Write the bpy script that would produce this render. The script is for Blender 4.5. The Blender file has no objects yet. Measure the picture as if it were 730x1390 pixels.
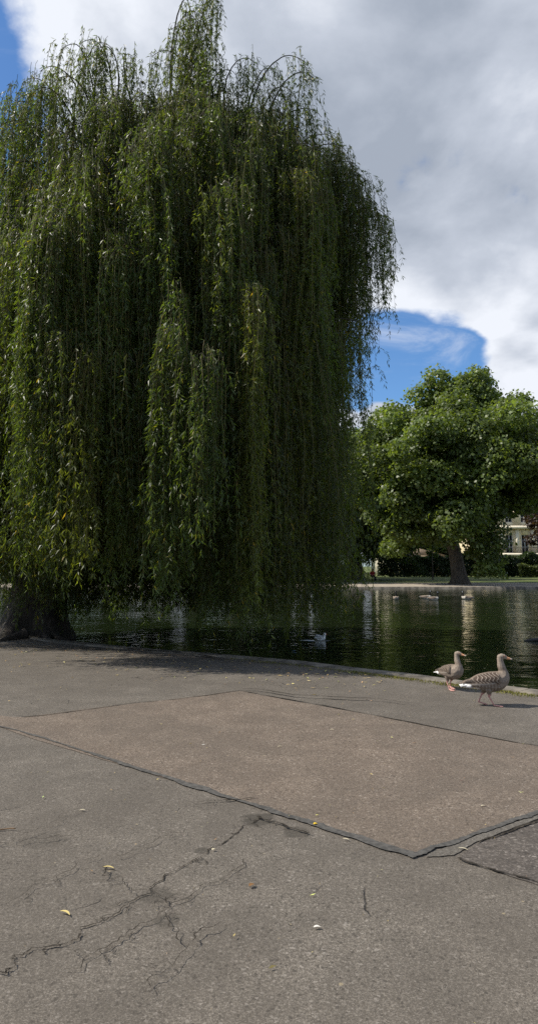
import bpy, math, random
import numpy as np
from mathutils import Vector, Quaternion

rng = np.random.default_rng(7)
random.seed(7)
scene = bpy.context.scene
COL = scene.collection
R = math.radians

# ------------------------------------------------------------------ camera maths
CAM_H = 1.6
F_PX = 939.0
PITCH = math.atan(118.0 / F_PX)
cp, sp = math.cos(PITCH), math.sin(PITCH)


def ray(px, py):
    a = (px - 365.0) / F_PX
    b = -(py - 650.0) / F_PX
    return np.array([a, cp - b * sp, sp + b * cp])


def gp(px, py, z=0.0):
    """point of the plane at height z seen at a place of the photograph"""
    d = ray(px, py)
    t = (z - CAM_H) / d[2]
    return np.array([d[0] * t, d[1] * t, z])


def at(px, py, y):
    """point seen at a place of the photograph, y metres in front of the camera"""
    d = ray(px, py)
    t = y / d[1]
    return np.array([d[0] * t, y, CAM_H + d[2] * t])


# ------------------------------------------------------------------ objects
def tag(o, label=None, cat=None, group=None, kind=None):
    if label: o['label'] = label
    if cat: o['category'] = cat
    if group: o['group'] = group
    if kind: o['kind'] = kind
    return o


def empty(name, loc=(0, 0, 0), rz=0.0):
    o = bpy.data.objects.new(name, None)
    o.empty_display_size = 0.3
    o.location = loc
    o.rotation_euler = (0, 0, rz)
    COL.objects.link(o)
    return o


def copy_tree(o, parent=None):
    c = o.copy()
    COL.objects.link(c)
    c.parent = parent
    for ch in [x for x in o.children]:
        copy_tree(ch, c)
    return c


class Acc:
    """collects vertices and faces (triangles and quads) for ONE mesh"""
    def __init__(self):
        self.v, self.q, self.t, self.c, self.n = [], [], [], [], 0

    def add(self, v, q=None, t=None, c=None):
        v = np.asarray(v, dtype=np.float32).reshape(-1, 3)
        if q is not None and len(q):
            self.q.append(np.asarray(q, dtype=np.int32).reshape(-1, 4) + self.n)
        if t is not None and len(t):
            self.t.append(np.asarray(t, dtype=np.int32).reshape(-1, 3) + self.n)
        self.v.append(v)
        if c is None:
            c = (1, 1, 1)
        c = np.asarray(c, dtype=np.float32)
        if c.ndim == 1:
            c = np.tile(c, (len(v), 1))
        self.c.append(c)
        self.n += len(v)
        return self

    def box(self, cx, cy, cz, sx, sy, sz, c=None, rz=0.0):
        v = np.array([[x, y, z] for z in (-.5, .5) for y in (-.5, .5) for x in (-.5, .5)], dtype=np.float32)
        v = v * np.array([sx, sy, sz], dtype=np.float32)
        if rz:
            s, k = math.sin(rz), math.cos(rz)
            v = np.stack([v[:, 0] * k - v[:, 1] * s, v[:, 0] * s + v[:, 1] * k, v[:, 2]], 1)
        v = v + np.array([cx, cy, cz], dtype=np.float32)
        q = [[0, 2, 3, 1], [4, 5, 7, 6], [0, 1, 5, 4], [2, 6, 7, 3], [0, 4, 6, 2], [1, 3, 7, 5]]
        return self.add(v, q=q, c=c)

    def tube(self, pts, rad, sides=6, c=None, bump=None, cap=True):
        pts = np.asarray(pts, dtype=np.float64)
        n = len(pts)
        rad = np.broadcast_to(np.asarray(rad, dtype=np.float64), (n,))
        tan = np.gradient(pts, axis=0)
        tan /= np.linalg.norm(tan, axis=1)[:, None] + 1e-9
        ref = np.array([0, 0, 1.0]) if abs(tan[0][2]) < .9 else np.array([1.0, 0, 0])
        u = np.cross(tan[0], ref); u /= np.linalg.norm(u)
        ring = []
        ang = np.linspace(0, 2 * math.pi, sides, endpoint=False)
        for i in range(n):
            u = u - tan[i] * np.dot(u, tan[i]); u /= np.linalg.norm(u) + 1e-9
            w = np.cross(tan[i], u)
            rr = np.full(sides, rad[i]) if bump is None else rad[i] * bump[i]
            ring.append(pts[i] + (np.cos(ang) * rr)[:, None] * u + (np.sin(ang) * rr)[:, None] * w)
        v = np.concatenate(ring)
        q = []
        for i in range(n - 1):
            for j in range(sides):
                k = (j + 1) % sides
                q.append([i * sides + j, i * sides + k, (i + 1) * sides + k, (i + 1) * sides + j])
        t = []
        if cap:
            v = np.concatenate([v, pts[-1:]])
            for j in range(sides):
                t.append([(n - 1) * sides + j, (n - 1) * sides + (j + 1) % sides, n * sides])
        return self.add(v, q=q, t=t, c=c)

    def build(self, name, mat, parent=None, smooth=False, loc=None):
        v = np.concatenate(self.v)
        c = np.concatenate(self.c)
        q = np.concatenate(self.q) if self.q else np.zeros((0, 4), np.int32)
        t = np.concatenate(self.t) if self.t else np.zeros((0, 3), np.int32)
        me = bpy.data.meshes.new(name)
        me.vertices.add(len(v))
        me.vertices.foreach_set('co', v.ravel())
        loops = np.concatenate([q.ravel(), t.ravel()]).astype(np.int32)
        me.loops.add(len(loops))
        me.loops.foreach_set('vertex_index', loops)
        starts = np.concatenate([np.arange(len(q)) * 4, len(q) * 4 + np.arange(len(t)) * 3]).astype(np.int32)
        me.polygons.add(len(starts))
        me.polygons.foreach_set('loop_start', starts)
        if smooth:
            me.polygons.foreach_set('use_smooth', np.ones(len(starts), dtype=bool))
        me.update(calc_edges=True)
        a = me.attributes.new('tint', 'FLOAT_COLOR', 'POINT')
        a.data.foreach_set('color', np.concatenate([c, np.ones((len(c), 1), np.float32)], 1).astype(np.float32).ravel())
        me.materials.append(mat)
        o = bpy.data.objects.new(name, me)
        COL.objects.link(o)
        if parent is not None: o.parent = parent
        if loc is not None: o.location = loc
        return o


# ------------------------------------------------------------------ materials
class NT:
    def __init__(self, name):
        self.m = bpy.data.materials.new(name)
        self.m.use_nodes = True
        self.t = self.m.node_tree
        self.n = self.t.nodes
        self.b = self.n['Principled BSDF']
        self.out = self.n['Material Output']

    def new(self, ty, **kw):
        x = self.n.new(ty)
        for k, v in kw.items():
            if isinstance(k, str) and hasattr(x, k):
                setattr(x, k, v)
        return x

    def link(self, a, b):
        self.t.links.new(a, b)

    def val(self, x, s):
        if isinstance(x, bpy.types.NodeSocket):
            self.link(x, s)
        elif isinstance(x, (tuple, list)):
            s.default_value = tuple(x) + ((1,) if len(x) == 3 and len(s.default_value) == 4 else ())
        else:
            s.default_value = x

    def math(self, op, a, b=0.0, clamp=False):
        x = self.n.new('ShaderNodeMath'); x.operation = op; x.use_clamp = clamp
        self.val(a, x.inputs[0]); self.val(b, x.inputs[1])
        return x.outputs[0]

    def mix(self, f, a, b, mode='MIX'):
        x = self.n.new('ShaderNodeMix'); x.data_type = 'RGBA'; x.blend_type = mode
        self.val(f, x.inputs[0]); self.val(a, x.inputs[6]); self.val(b, x.inputs[7])
        return x.outputs[2]

    def ramp(self, f, lo, hi, a=0.0, b=1.0):
        x = self.n.new('ShaderNodeMapRange'); x.interpolation_type = 'SMOOTHSTEP'
        self.val(f, x.inputs[0])
        for i, v in zip((1, 2, 3, 4), (lo, hi, a, b)): x.inputs[i].default_value = v
        return x.outputs[0]

    def noise(self, vec, scale, detail=4.0, rough=0.55, dist=0.0, flat=False):
        x = self.n.new('ShaderNodeTexNoise')
        if flat: x.noise_dimensions = '2D'
        if vec is not None: self.link(vec, x.inputs['Vector'])
        x.inputs['Scale'].default_value = scale
        x.inputs['Detail'].default_value = detail
        x.inputs['Roughness'].default_value = rough
        x.inputs['Distortion'].default_value = dist
        return x.outputs[0]

    def voro(self, vec, scale, feature='F1'):
        x = self.n.new('ShaderNodeTexVoronoi'); x.feature = feature
        if vec is not None: self.link(vec, x.inputs['Vector'])
        x.inputs['Scale'].default_value = scale
        return x

    def pos(self):
        g = self.n.new('ShaderNodeNewGeometry')
        return g.outputs['Position']

    def bump(self, h, strength, dist):
        x = self.n.new('ShaderNodeBump')
        x.inputs['Strength'].default_value = strength
        x.inputs['Distance'].default_value = dist
        self.link(h, x.inputs['Height'])
        self.link(x.outputs[0], self.b.inputs['Normal'])
        return x


def leaf_mat(name, rough=0.42, trans=0.35, tcol=(1.5, 1.7, 0.7), spec=0.5):
    m = NT(name)
    a = m.new('ShaderNodeAttribute'); a.attribute_name = 'tint'
    m.link(a.outputs['Color'], m.b.inputs['Base Color'])
    m.b.inputs['Roughness'].default_value = rough
    m.b.inputs['Specular IOR Level'].default_value = spec
    tr = m.new('ShaderNodeBsdfTranslucent')
    m.link(m.mix(1.0, a.outputs['Color'], tcol, 'MULTIPLY'), tr.inputs['Color'])
    mx = m.new('ShaderNodeMixShader'); mx.inputs[0].default_value = trans
    m.link(m.b.outputs[0], mx.inputs[1]); m.link(tr.outputs[0], mx.inputs[2])
    m.link(mx.outputs[0], m.out.inputs['Surface'])
    return m.m


def bark_mat(name, dark, light, scale=3.0):
    m = NT(name)
    mp = m.new('ShaderNodeMapping'); mp.inputs['Scale'].default_value = (1, 1, 0.22)
    m.link(m.pos(), mp.inputs[0])
    n1 = m.noise(mp.outputs[0], scale * 4, 6, 0.65, 0.6)
    n2 = m.noise(m.pos(), 1.3, 3)
    f = m.ramp(n1, 0.35, 0.68)
    c = m.mix(f, dark, light)
    c = m.mix(m.ramp(n2, 0.5, 0.75, 0, 0.35), c, (0.05, 0.06, 0.025))
    m.link(c, m.b.inputs['Base Color'])
    m.b.inputs['Roughness'].default_value = 0.9
    m.bump(n1, 1.0, 0.06)
    return m.m


def tint_mat(name, rough=0.7, noise_scale=0.0, spec=0.3):
    m = NT(name)
    a = m.new('ShaderNodeAttribute'); a.attribute_name = 'tint'
    c = a.outputs['Color']
    if noise_scale:
        n = m.noise(m.pos(), noise_scale, 5)
        c = m.mix(m.ramp(n, 0.3, 0.7, 0, 1), m.mix(1.0, c, (0.72, 0.72, 0.72), 'MULTIPLY'), m.mix(1.0, c, (1.15, 1.15, 1.15), 'MULTIPLY'))
    m.link(c, m.b.inputs['Base Color'])
    m.b.inputs['Roughness'].default_value = rough
    m.b.inputs['Specular IOR Level'].default_value = spec
    return m.m


def plain_mat(name, col, rough=0.6, noise_scale=4.0, amt=0.25, spec=0.4):
    m = NT(name)
    n = m.noise(m.pos(), noise_scale, 5)
    c2 = tuple(x * (1 - amt) for x in col)
    m.link(m.mix(m.ramp(n, 0.35, 0.65), c2, col), m.b.inputs['Base Color'])
    m.b.inputs['Roughness'].default_value = rough
    m.b.inputs['Specular IOR Level'].default_value = spec
    return m.m


M_WILLOW_LEAF = leaf_mat('willow_leaf', 0.42, 0.45, (2.7, 2.6, 0.7), 0.42)
M_TREE_LEAF = leaf_mat('broad_leaf', 0.45, 0.4, (2.2, 2.2, 0.7), 0.45)
M_FALLEN = leaf_mat('dry_leaf', 0.6, 0.2, (1.2, 1.1, 0.6), 0.3)
M_WILLOW_BARK = bark_mat('willow_bark', (0.015, 0.011, 0.008), (0.05, 0.038, 0.028))
M_BARK = bark_mat('tree_bark', (0.045, 0.035, 0.026), (0.13, 0.105, 0.08), 2.0)
M_FEATHER = tint_mat('feather', 0.75, 60.0, 0.2)
M_CLOTH = tint_mat('cloth', 0.85, 0.0, 0.2)


# --- asphalt: worn aggregate, stains and hairline cracks
def asphalt(name, dark, light, pale, agg, crack=0.0, stain_pts=(), cut=0.5):
    m = NT(name)
    p = m.pos()
    big = m.noise(p, 0.45, 6, 0.6)
    mid = m.noise(p, 2.6, 5, 0.65)
    fine = m.noise(p, 55.0, 3, 0.7)
    v = m.voro(p, agg)
    sep = m.new('ShaderNodeSeparateColor'); m.link(v.outputs['Color'], sep.inputs[0])
    rnd = sep.outputs[0]
    v2 = m.voro(p, agg * 0.45)
    sep2 = m.new('ShaderNodeSeparateColor'); m.link(v2.outputs['Color'], sep2.inputs[0])
    c = m.mix(m.ramp(rnd, 0.1, 0.95), dark, light)
    c = m.mix(m.ramp(rnd, 0.90, 0.97, 0, 0.55), c, pale)
    c = m.mix(m.ramp(sep2.outputs[1], 0.93, 0.97, 0, 0.7), c, tuple(x * 0.35 for x in dark))
    c = m.mix(m.ramp(sep2.outputs[0], 0.965, 0.985, 0, 0.7), c, pale)
    c = m.mix(m.ramp(fine, 0.3, 0.6, 0.45, 0.0), c, tuple(x * 0.5 for x in dark))
    c = m.mix(m.ramp(mid, 0.35, 0.7, 0.42, 0.0), c, tuple(x * 0.62 for x in dark))
    c = m.mix(m.ramp(big, 0.38, 0.62, 0.38, 0.0), c, (0.085, 0.072, 0.058))
    for (sc_, sz_, thr, colr, kk) in ((2.3, .045, .80, (.42, .40, .36), .75), (3.7, .06, .86, (.03, .028, .025), .7), (9.0, .10, .9, (.33, .27, .17), .6)):
        vs = m.voro(p, sc_)
        vs.inputs['Randomness'].default_value = 1.0
        ss_ = m.new('ShaderNodeSeparateColor'); m.link(vs.outputs['Color'], ss_.inputs[0])
        dd = m.math('ADD', vs.outputs['Distance'], m.math('MULTIPLY', m.math('SUBTRACT', fine, 0.5), sz_ * 1.6))
        f_ = m.math('MULTIPLY', m.ramp(dd, sz_ * .55, sz_, 1, 0), m.ramp(ss_.outputs[1], thr, thr + .02, 0, kk))
        c = m.mix(f_, c, colr)
    h = m.math('ADD', m.math('MULTIPLY', rnd, 0.6), m.math('MULTIPLY', fine, 0.7))
    if crack:
        dv = m.noise(p, 3.0, 5, 0.6)
        comb = m.new('ShaderNodeVectorMath'); comb.operation = 'ADD'
        m.link(p, comb.inputs[0])
        sc = m.new('ShaderNodeVectorMath'); sc.operation = 'SCALE'
        nn = m.n.new('ShaderNodeTexNoise'); nn.inputs['Scale'].default_value = 4.0; nn.inputs['Detail'].default_value = 5
        m.link(p, nn.inputs['Vector'])
        m.link(nn.outputs['Color'], sc.inputs[0]); sc.inputs['Scale'].default_value = 0.22
        m.link(sc.outputs[0], comb.inputs[1])
        ve = m.voro(comb.outputs[0], 2.6, 'DISTANCE_TO_EDGE')
        line = m.ramp(ve.outputs['Distance'], 0.0, 0.022, 1, 0)
        gate = m.ramp(m.noise(p, 0.8, 4, 0.6), 0.52, 0.62)
        gate2 = m.ramp(m.noise(p, 5.0, 3), 0.42, 0.6)
        ln = m.math('MULTIPLY', m.math('MULTIPLY', line, gate), m.math('MULTIPLY', gate2, crack))
        c = m.mix(ln, c, (0.025, 0.021, 0.017))
        h = m.math('SUBTRACT', h, m.math('MULTIPLY', ln, 2.0))
    for (x, y, r, k) in stain_pts:
        d = m.new('ShaderNodeVectorMath'); d.operation = 'DISTANCE'
        m.link(p, d.inputs[0]); d.inputs[1].default_value = (x, y, 0)
        f = m.ramp(d.outputs['Value'], r * 0.1, r, 0.5, -0.25)
        g = m.ramp(m.math('ADD', f, m.math('MULTIPLY', m.noise(p, 9.0, 6, 0.7), 1.0)), 0.72, 0.86, 0, k)
        c = m.mix(g, c, (0.035, 0.031, 0.024))
    m.link(c, m.b.inputs['Base Color'])
    m.b.inputs['Roughness'].default_value = 0.88
    m.b.inputs['Specular IOR Level'].default_value = 0.3
    m.bump(h, 0.8, 0.006)
    return m.m


j1 = gp(350, 1112); j2 = gp(272, 1155); j3 = gp(210, 1215); j4 = gp(60, 1140); j5 = gp(225, 1250); j6 = gp(400, 1130)
STAINS = [(j1[0], j1[1], 0.26, 0.6), (j2[0], j2[1], 0.10, 0.55), (j3[0], j3[1], 0.2, 0.4), (j4[0], j4[1], 0.3, 0.25),
          (j5[0], j5[1], 0.14, 0.4), (j6[0], j6[1], 0.2, 0.5)]
M_ASPHALT = asphalt('asphalt', (0.104, 0.090, 0.073), (0.212, 0.186, 0.154), (0.33, 0.295, 0.255), 185.0, 0.9, STAINS)
M_PATCH = asphalt('asphalt_patch', (0.128, 0.098, 0.074), (0.256, 0.204, 0.158), (0.42, 0.36, 0.30), 150.0, 0.0)
M_PATCH2 = asphalt('asphalt_coarse', (0.065, 0.056, 0.049), (0.16, 0.138, 0.12), (0.38, 0.34, 0.30), 100.0, 0.0)
M_CEMENT = asphalt('cement_strip', (0.11, 0.10, 0.085), (0.20, 0.185, 0.16), (0.34, 0.32, 0.28), 130.0, 0.5)
M_TAR = plain_mat('tar', (0.085, 0.080, 0.072), 0.8, 30.0, 0.45, 0.4)
M_CRACK = plain_mat('crack', (0.042, 0.036, 0.029), 0.95, 20.0, 0.5, 0.1)
M_FARPATH = plain_mat('gravel_path', (0.36, 0.31, 0.245), 0.9, 1.2, 0.25)
M_KERB = plain_mat('kerb_stone', (0.20, 0.175, 0.14), 0.85, 3.0, 0.6)


def grass_mat():
    m = NT('lawn')
    p = m.pos()
    n = m.noise(p, 0.12, 6, 0.6); n2 = m.noise(p, 3.0, 5, 0.7)
    c = m.mix(m.ramp(n, 0.35, 0.65), (0.075, 0.11, 0.03), (0.15, 0.165, 0.055))
    c = m.mix(m.ramp(n2, 0.3, 0.7, 0.5, 0), c, (0.045, 0.06, 0.018))
    m.link(c, m.b.inputs['Base Color'])
    m.b.inputs['Roughness'].default_value = 0.9
    m.b.inputs['Specular IOR Level'].default_value = 0.2
    m.bump(n2, 0.6, 0.05)
    return m.m


M_GRASS = grass_mat()


def water_mat():
    m = NT('pond_water')
    p = m.pos()
    m.b.inputs['Base Color'].default_value = (0.011, 0.017, 0.006, 1)
    m.b.inputs['Roughness'].default_value = 0.06
    m.b.inputs['IOR'].default_value = 1.33
    m.b.inputs['Specular IOR Level'].default_value = 0.5
    mp = m.new('ShaderNodeMapping'); mp.inputs['Scale'].default_value = (0.55, 1.0, 1.0)
    mp.inputs['Rotation'].default_value = (0, 0, R(12))
    m.link(p, mp.inputs[0])
    a = m.noise(mp.outputs[0], 2.2, 3, 0.5, 0.3)
    b = m.noise(mp.outputs[0], 7.0, 2, 0.5)
    calm = m.ramp(m.noise(p, 0.16, 3), 0.35, 0.65, 0.35, 1.2)
    h = m.math('MULTIPLY', m.math('ADD', a, m.math('MULTIPLY', b, 0.22)), calm)
    m.bump(h, 1.0, 0.028)
    return m.m


M_WATER = water_mat()

# ------------------------------------------------------------------ world: sky with clouds
SUN_EL, SUN_AZ = R(47), R(1)          # azimuth measured from -X (left) towards +Y (ahead)
SUN_DIR = Vector((-math.cos(SUN_AZ) * math.cos(SUN_EL), math.sin(SUN_AZ) * math.cos(SUN_EL), math.sin(SUN_EL)))


def make_world():
    w = bpy.data.worlds.new('World')
    scene.world = w
    w.use_nodes = True
    t = w.node_tree
    t.nodes.clear()

    class W(NT):
        def __init__(self):
            self.t = t; self.n = t.nodes
    m = W()
    out = m.new('ShaderNodeOutputWorld')
    bg = m.new('ShaderNodeBackground'); bg.inputs['Strength'].default_value = 0.1
    sky = m.new('ShaderNodeTexSky'); sky.sky_type = 'NISHITA'; sky.sun_disc = False
    sky.sun_elevation = SUN_EL
    sky.sun_rotation = math.atan2(SUN_DIR.x, SUN_DIR.y)
    sky.altitude = 50; sky.air_density = 1.0; sky.dust_density = 0.4; sky.ozone_density = 2.5
    skyc = m.mix(1.0, sky.outputs[0], (0.72, 1.0, 1.26), 'MULTIPLY')
    tc = m.new('ShaderNodeTexCoord')
    nz = m.new('ShaderNodeVectorMath'); nz.operation = 'NORMALIZE'
    m.link(tc.outputs['Generated'], nz.inputs[0])
    D = nz.outputs[0]
    sx = m.new('ShaderNodeSeparateXYZ'); m.link(D, sx.inputs[0])
    zz = m.math('ADD', m.math('MAXIMUM', sx.outputs[2], 0.0), 0.42)
    cx = m.new('ShaderNodeCombineXYZ')
    m.link(m.math('DIVIDE', sx.outputs[0], zz), cx.inputs[0])
    m.link(m.math('DIVIDE', sx.outputs[1], zz), cx.inputs[1])
    P = cx.outputs[0]

    def field(p):
        a = m.noise(p, 2.6, 8, 0.58, 0.15, True)
        w = m.n.new('ShaderNodeTexNoise'); w.inputs['Scale'].default_value = 4.0; w.inputs['Detail'].default_value = 4; w.noise_dimensions = '2D'
        m.link(p, w.inputs['Vector'])
        sc = m.new('ShaderNodeVectorMath'); sc.operation = 'MULTIPLY_ADD'
        m.link(w.outputs['Color'], sc.inputs[0]); sc.inputs[1].default_value = (.16, .16, .16); m.link(p, sc.inputs[2])
        v = m.voro(sc.outputs[0], 3.6, 'SMOOTH_F1')
        v.voronoi_dimensions = '2D'
        v.inputs['Detail'].default_value = 2.0; v.inputs['Roughness'].default_value = 0.55; v.inputs['Smoothness'].default_value = 0.6
        puff = m.math('SUBTRACT', 0.8, v.outputs['Distance'])
        return m.math('ADD', m.math('MULTIPLY', a, 0.78), m.math('MULTIPLY', puff, 0.34))

    f0 = field(P)
    off = m.new('ShaderNodeVectorMath'); off.operation = 'ADD'
    m.link(P, off.inputs[0]); off.inputs[1].default_value = (-0.075, 0.03, 0)
    f1 = field(off.outputs[0])
    n2 = m.noise(P, 0.9, 3, 0.5, 0.0, True)
    n3 = m.noise(P, 7.0, 6, 0.62, 0.2, True)

    def blob(px, py, deg_in, deg_out, wgt):
        d = ray(px, py); d = d / np.linalg.norm(d)
        v = m.new('ShaderNodeVectorMath'); v.operation = 'DOT_PRODUCT'
        m.link(D, v.inputs[0]); v.inputs[1].default_value = tuple(d)
        return m.ramp(v.outputs['Value'], math.cos(R(deg_out)), math.cos(R(deg_in)), 0.0, wgt)

    dens = m.math('ADD', m.math('ADD', f0, 0.155), m.math('MULTIPLY', m.math('SUBTRACT', n3, 0.5), 0.34))
    dens = m.math('ADD', dens, m.math('MULTIPLY', m.math('SUBTRACT', n2, 0.5), 0.25))
    for (px, py, a, b, wg) in CLOUD_BLOBS:
        dens = m.math('ADD', dens, blob(px, py, a, b, wg))
    cov = m.ramp(dens, 0.43, 0.63)
    mp = m.new('ShaderNodeMapping'); mp.inputs['Rotation'].default_value = (0, 0, R(35)); mp.inputs['Scale'].default_value = (2.2, 4.2, 1)
    m.link(P, mp.inputs[0])
    wisp = m.ramp(m.noise(mp.outputs[0], 1.6, 7, 0.66, 0.6, True), 0.46, 0.85, 0.0, 0.42)
    cov = m.math('MAXIMUM', cov, wisp)
    lit = m.math('MULTIPLY', m.math('SUBTRACT', f1, f0), 1.9)
    thick = m.math('ADD', m.math('ADD', 0.47, lit), m.math('MULTIPLY', m.math('SUBTRACT', n3, 0.5), 0.30))
    sh = thick
    for (px, py, a, b, wg) in GREY_BLOBS:
        sh = m.math('ADD', sh, blob(px, py, a, b, wg))
    cl = m.n.new('ShaderNodeValToRGB')
    m.link(sh, cl.inputs[0])
    e = cl.color_ramp.elements
    e[0].position = 0.0; e[0].color = (7.2, 7.5, 8.1, 1)
    e[1].position = 1.0; e[1].color = (3.1, 3.5, 4.2, 1)
    x = cl.color_ramp.elements.new(0.5); x.color = (4.6, 5.0, 5.75, 1)
    c = m.mix(cov, skyc, cl.outputs[0])
    m.link(c, bg.inputs['Color'])
    m.link(bg.outputs[0], out.inputs['Surface'])


CLOUD_BLOBS = [(580, 500, 1.0, 6.3, -0.46), (525, 500, 1.0, 5.5, -0.42), (640, 480, .5, 2.5, -0.15), (-5, 95, 2.5, 9.0, -0.40), (600, -10, 2, 8, .25), (150, 60, 3.0, 12.0, 0.25),
               (620, 330, 8, 17, 0.12), (250, 60, 6, 18, 0.14), (650, 100, 8, 25, 0.22), (540, 572, 1.0, 3.4, 0.55), (700, 540, 2, 6, .25)]
GREY_BLOBS = [(660, 130, 5, 17, 0.30), (600, 400, 3, 11, -0.30), (190, 40, 4, 14, -0.22), (520, 240, 3, 10, 0.12), (700, 500, 2, 8, -0.25), (420, 60, 3, 10, -.05)]
make_world()

sun = bpy.data.lights.new('sun', 'SUN')
sun.energy = 5.0
sun.angle = R(0.6)
sun.color = (1.0, 0.94, 0.84)
so = bpy.data.objects.new('sun', sun)
so.rotation_mode = 'QUATERNION'
so.rotation_quaternion = (-SUN_DIR).to_track_quat('-Z', 'Y')
so.location = (0, 0, 60)
COL.objects.link(so)

# ------------------------------------------------------------------ camera
cam = bpy.data.cameras.new('camera')
cam.sensor_fit = 'VERTICAL'
cam.sensor_height = 24.0
cam.lens = F_PX / 1390.0 * 24.0
cam.shift_y = -45.0 / 1390.0
cam.clip_start = 0.05
cam.clip_end = 5000
co = bpy.data.objects.new('camera', cam)
co.location = (0, 0, CAM_H)
co.rotation_euler = (R(90) + PITCH, 0, 0)
COL.objects.link(co)
scene.camera = co

# ------------------------------------------------------------------ setting: pond, pavement, kerb, lawn
WATER_Z = -0.14
near_px = [(60, 866), (110, 871), (160, 876), (250, 884), (330, 889.5), (400, 896), (480, 905), (560, 914.5), (640, 924.5), (730, 936)]
near = [gp(x, y, 0.02)[:2] for x, y in near_px]
d = near[-1] - near[-2]; d = d / np.linalg.norm(d)
e1 = near[-1] + d * 1.6; e2 = e1 + np.array([1.7, -0.7]); e3 = e2 + np.array([4, -0.4]); e4 = e3 + np.array([9, 3])
near = near + [e1, e2, e3, e4]
far_y = 53.0
pond = [np.array(p) for p in [(-34, 27), (-20, 21.5), (-12, 19.2), (-8.4, 18.2), (-6.2, 17.6)]] + near + \
       [np.array(p) for p in [(38, 20), (46, 33), (44, 47), (34, 52.4), (20, 53.2), (8, 53.3), (0, 53.0), (-14, 52.2), (-30, 50), (-42, 44), (-43, 34)]]


def smooth_loop(pts, it=2):
    p = np.array(pts)
    for _ in range(it):
        nx = np.roll(p, -1, 0)
        p = np.stack([p * .75 + nx * .25, p * .25 + nx * .75], 1).reshape(-1, 2)
    return p


pond = smooth_loop(pond, 3)


def offset_loop(p, dist):
    t = np.roll(p, -1, 0) - np.roll(p, 1, 0)
    t /= np.linalg.norm(t, axis=1)[:, None] + 1e-9
    n = np.stack([t[:, 1], -t[:, 0]], 1)
    return p + n * dist


area = 0.5 * np.sum(pond[:, 0] * np.roll(pond[:, 1], -1) - np.roll(pond[:, 0], -1) * pond[:, 1])
if area < 0: pond = pond[::-1]
OUT = 1.0                                    # counter-clockwise: this offset points out of the pond
kerb_out = offset_loop(pond, 0.30 * OUT)

import bmesh


def sheet_with_hole(name, outer, hole, z, mat, sub=None):
    bm = bmesh.new()
    def loop(pts):
        vs = [bm.verts.new((x, y, z)) for x, y in pts]
        return [bm.edges.new((vs[i], vs[(i + 1) % len(vs)])) for i in range(len(vs))]
    es = loop(outer)
    if hole is not None: es += loop(hole)
    bmesh.ops.triangle_fill(bm, use_beauty=True, use_dissolve=False, edges=es)
    for f in bm.faces:
        if f.normal.z < 0: f.normal_flip()
    me = bpy.data.meshes.new(name)
    bm.to_mesh(me); bm.free()
    me.materials.append(mat)
    o = bpy.data.objects.new(name, me)
    COL.objects.link(o)
    o['kind'] = 'structure'
    return o


BIG = 1500
sheet_with_hole('ground', [(-BIG, -BIG), (BIG, -BIG), (BIG, BIG), (-BIG, BIG)], offset_loop(pond, 0.15), -0.006, M_GRASS)

# pavement on the near side: follows the kerb's outer edge
yk = kerb_out
ix = [i for i in range(len(yk)) if yk[i][1] < 19.0 and -13 < yk[i][0] < 17]
# keep them in loop order (contiguous)
start = next(i for i in range(len(yk)) if i in set(ix) and ((i - 1) % len(yk)) not in set(ix))
run = []
i = start
sx_ = set(ix)
while i in sx_:
    run.append(tuple(yk[i])); i = (i + 1) % len(yk)
if run[0][0] > run[-1][0]: run = run[::-1]
outer = [(run[0][0] - 12, run[0][1] + 1), *run, (run[-1][0] + 8, run[-1][1] + 1), (30, -12), (-30, -12)]
sheet_with_hole('pavement', outer, None, 0.0, M_ASPHALT)

# water and bed
sheet_with_hole('water', offset_loop(pond, 0.04), None, WATER_Z, M_WATER)

# kerb of the pond: one low stone edging with joints in its relief
def kerb():
    a = Acc()
    inn = pond; out = kerb_out
    n = len(inn)
    # resample to make joints
    prof = [(0.0, -0.6), (0.0, 0.005), (0.03, 0.022), (0.27, 0.022), (0.30, 0.008), (0.30, -0.10)]
    v = []
    for i in range(n):
        dvec = out[i] - inn[i]; dvec = dvec / (np.linalg.norm(dvec) + 1e-9)
        for (o_, z) in prof:
            v.append((inn[i][0] + dvec[0] * o_, inn[i][1] + dvec[1] * o_, z + 0.004 * math.sin(i * 12.9898) * (z > 0)))
    k = len(prof)
    q = []
    for i in range(n):
        jn = (i + 1) % n
        for s in range(k - 1):
            q.append([i * k + s, jn * k + s, jn * k + s + 1, i * k + s + 1])
    a.add(v, q=q)
    o = a.build('kerb', M_KERB)
    o['kind'] = 'structure'


kerb()

# far gravel path and lawn strip
fp_in = offset_loop(pond, 0.32); fp_out = offset_loop(pond, 13.5)
idx = [i for i in range(len(pond)) if pond[i][1] > 43]
seq = []
s0 = next(i for i in idx if ((i - 1) % len(pond)) not in set(idx))
i = s0
while i in set(idx):
    seq.append(i); i = (i + 1) % len(pond)
a = Acc()
v = []
for i in seq:
    v.append((*fp_in[i], 0.0)); v.append((*fp_out[i], 0.0))
a.add(v, q=[[2 * i, 2 * i + 1, 2 * i + 3, 2 * i + 2] for i in range(len(seq) - 1)])
o = a.build('far_path', M_FARPATH); o['kind'] = 'structure'

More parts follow.
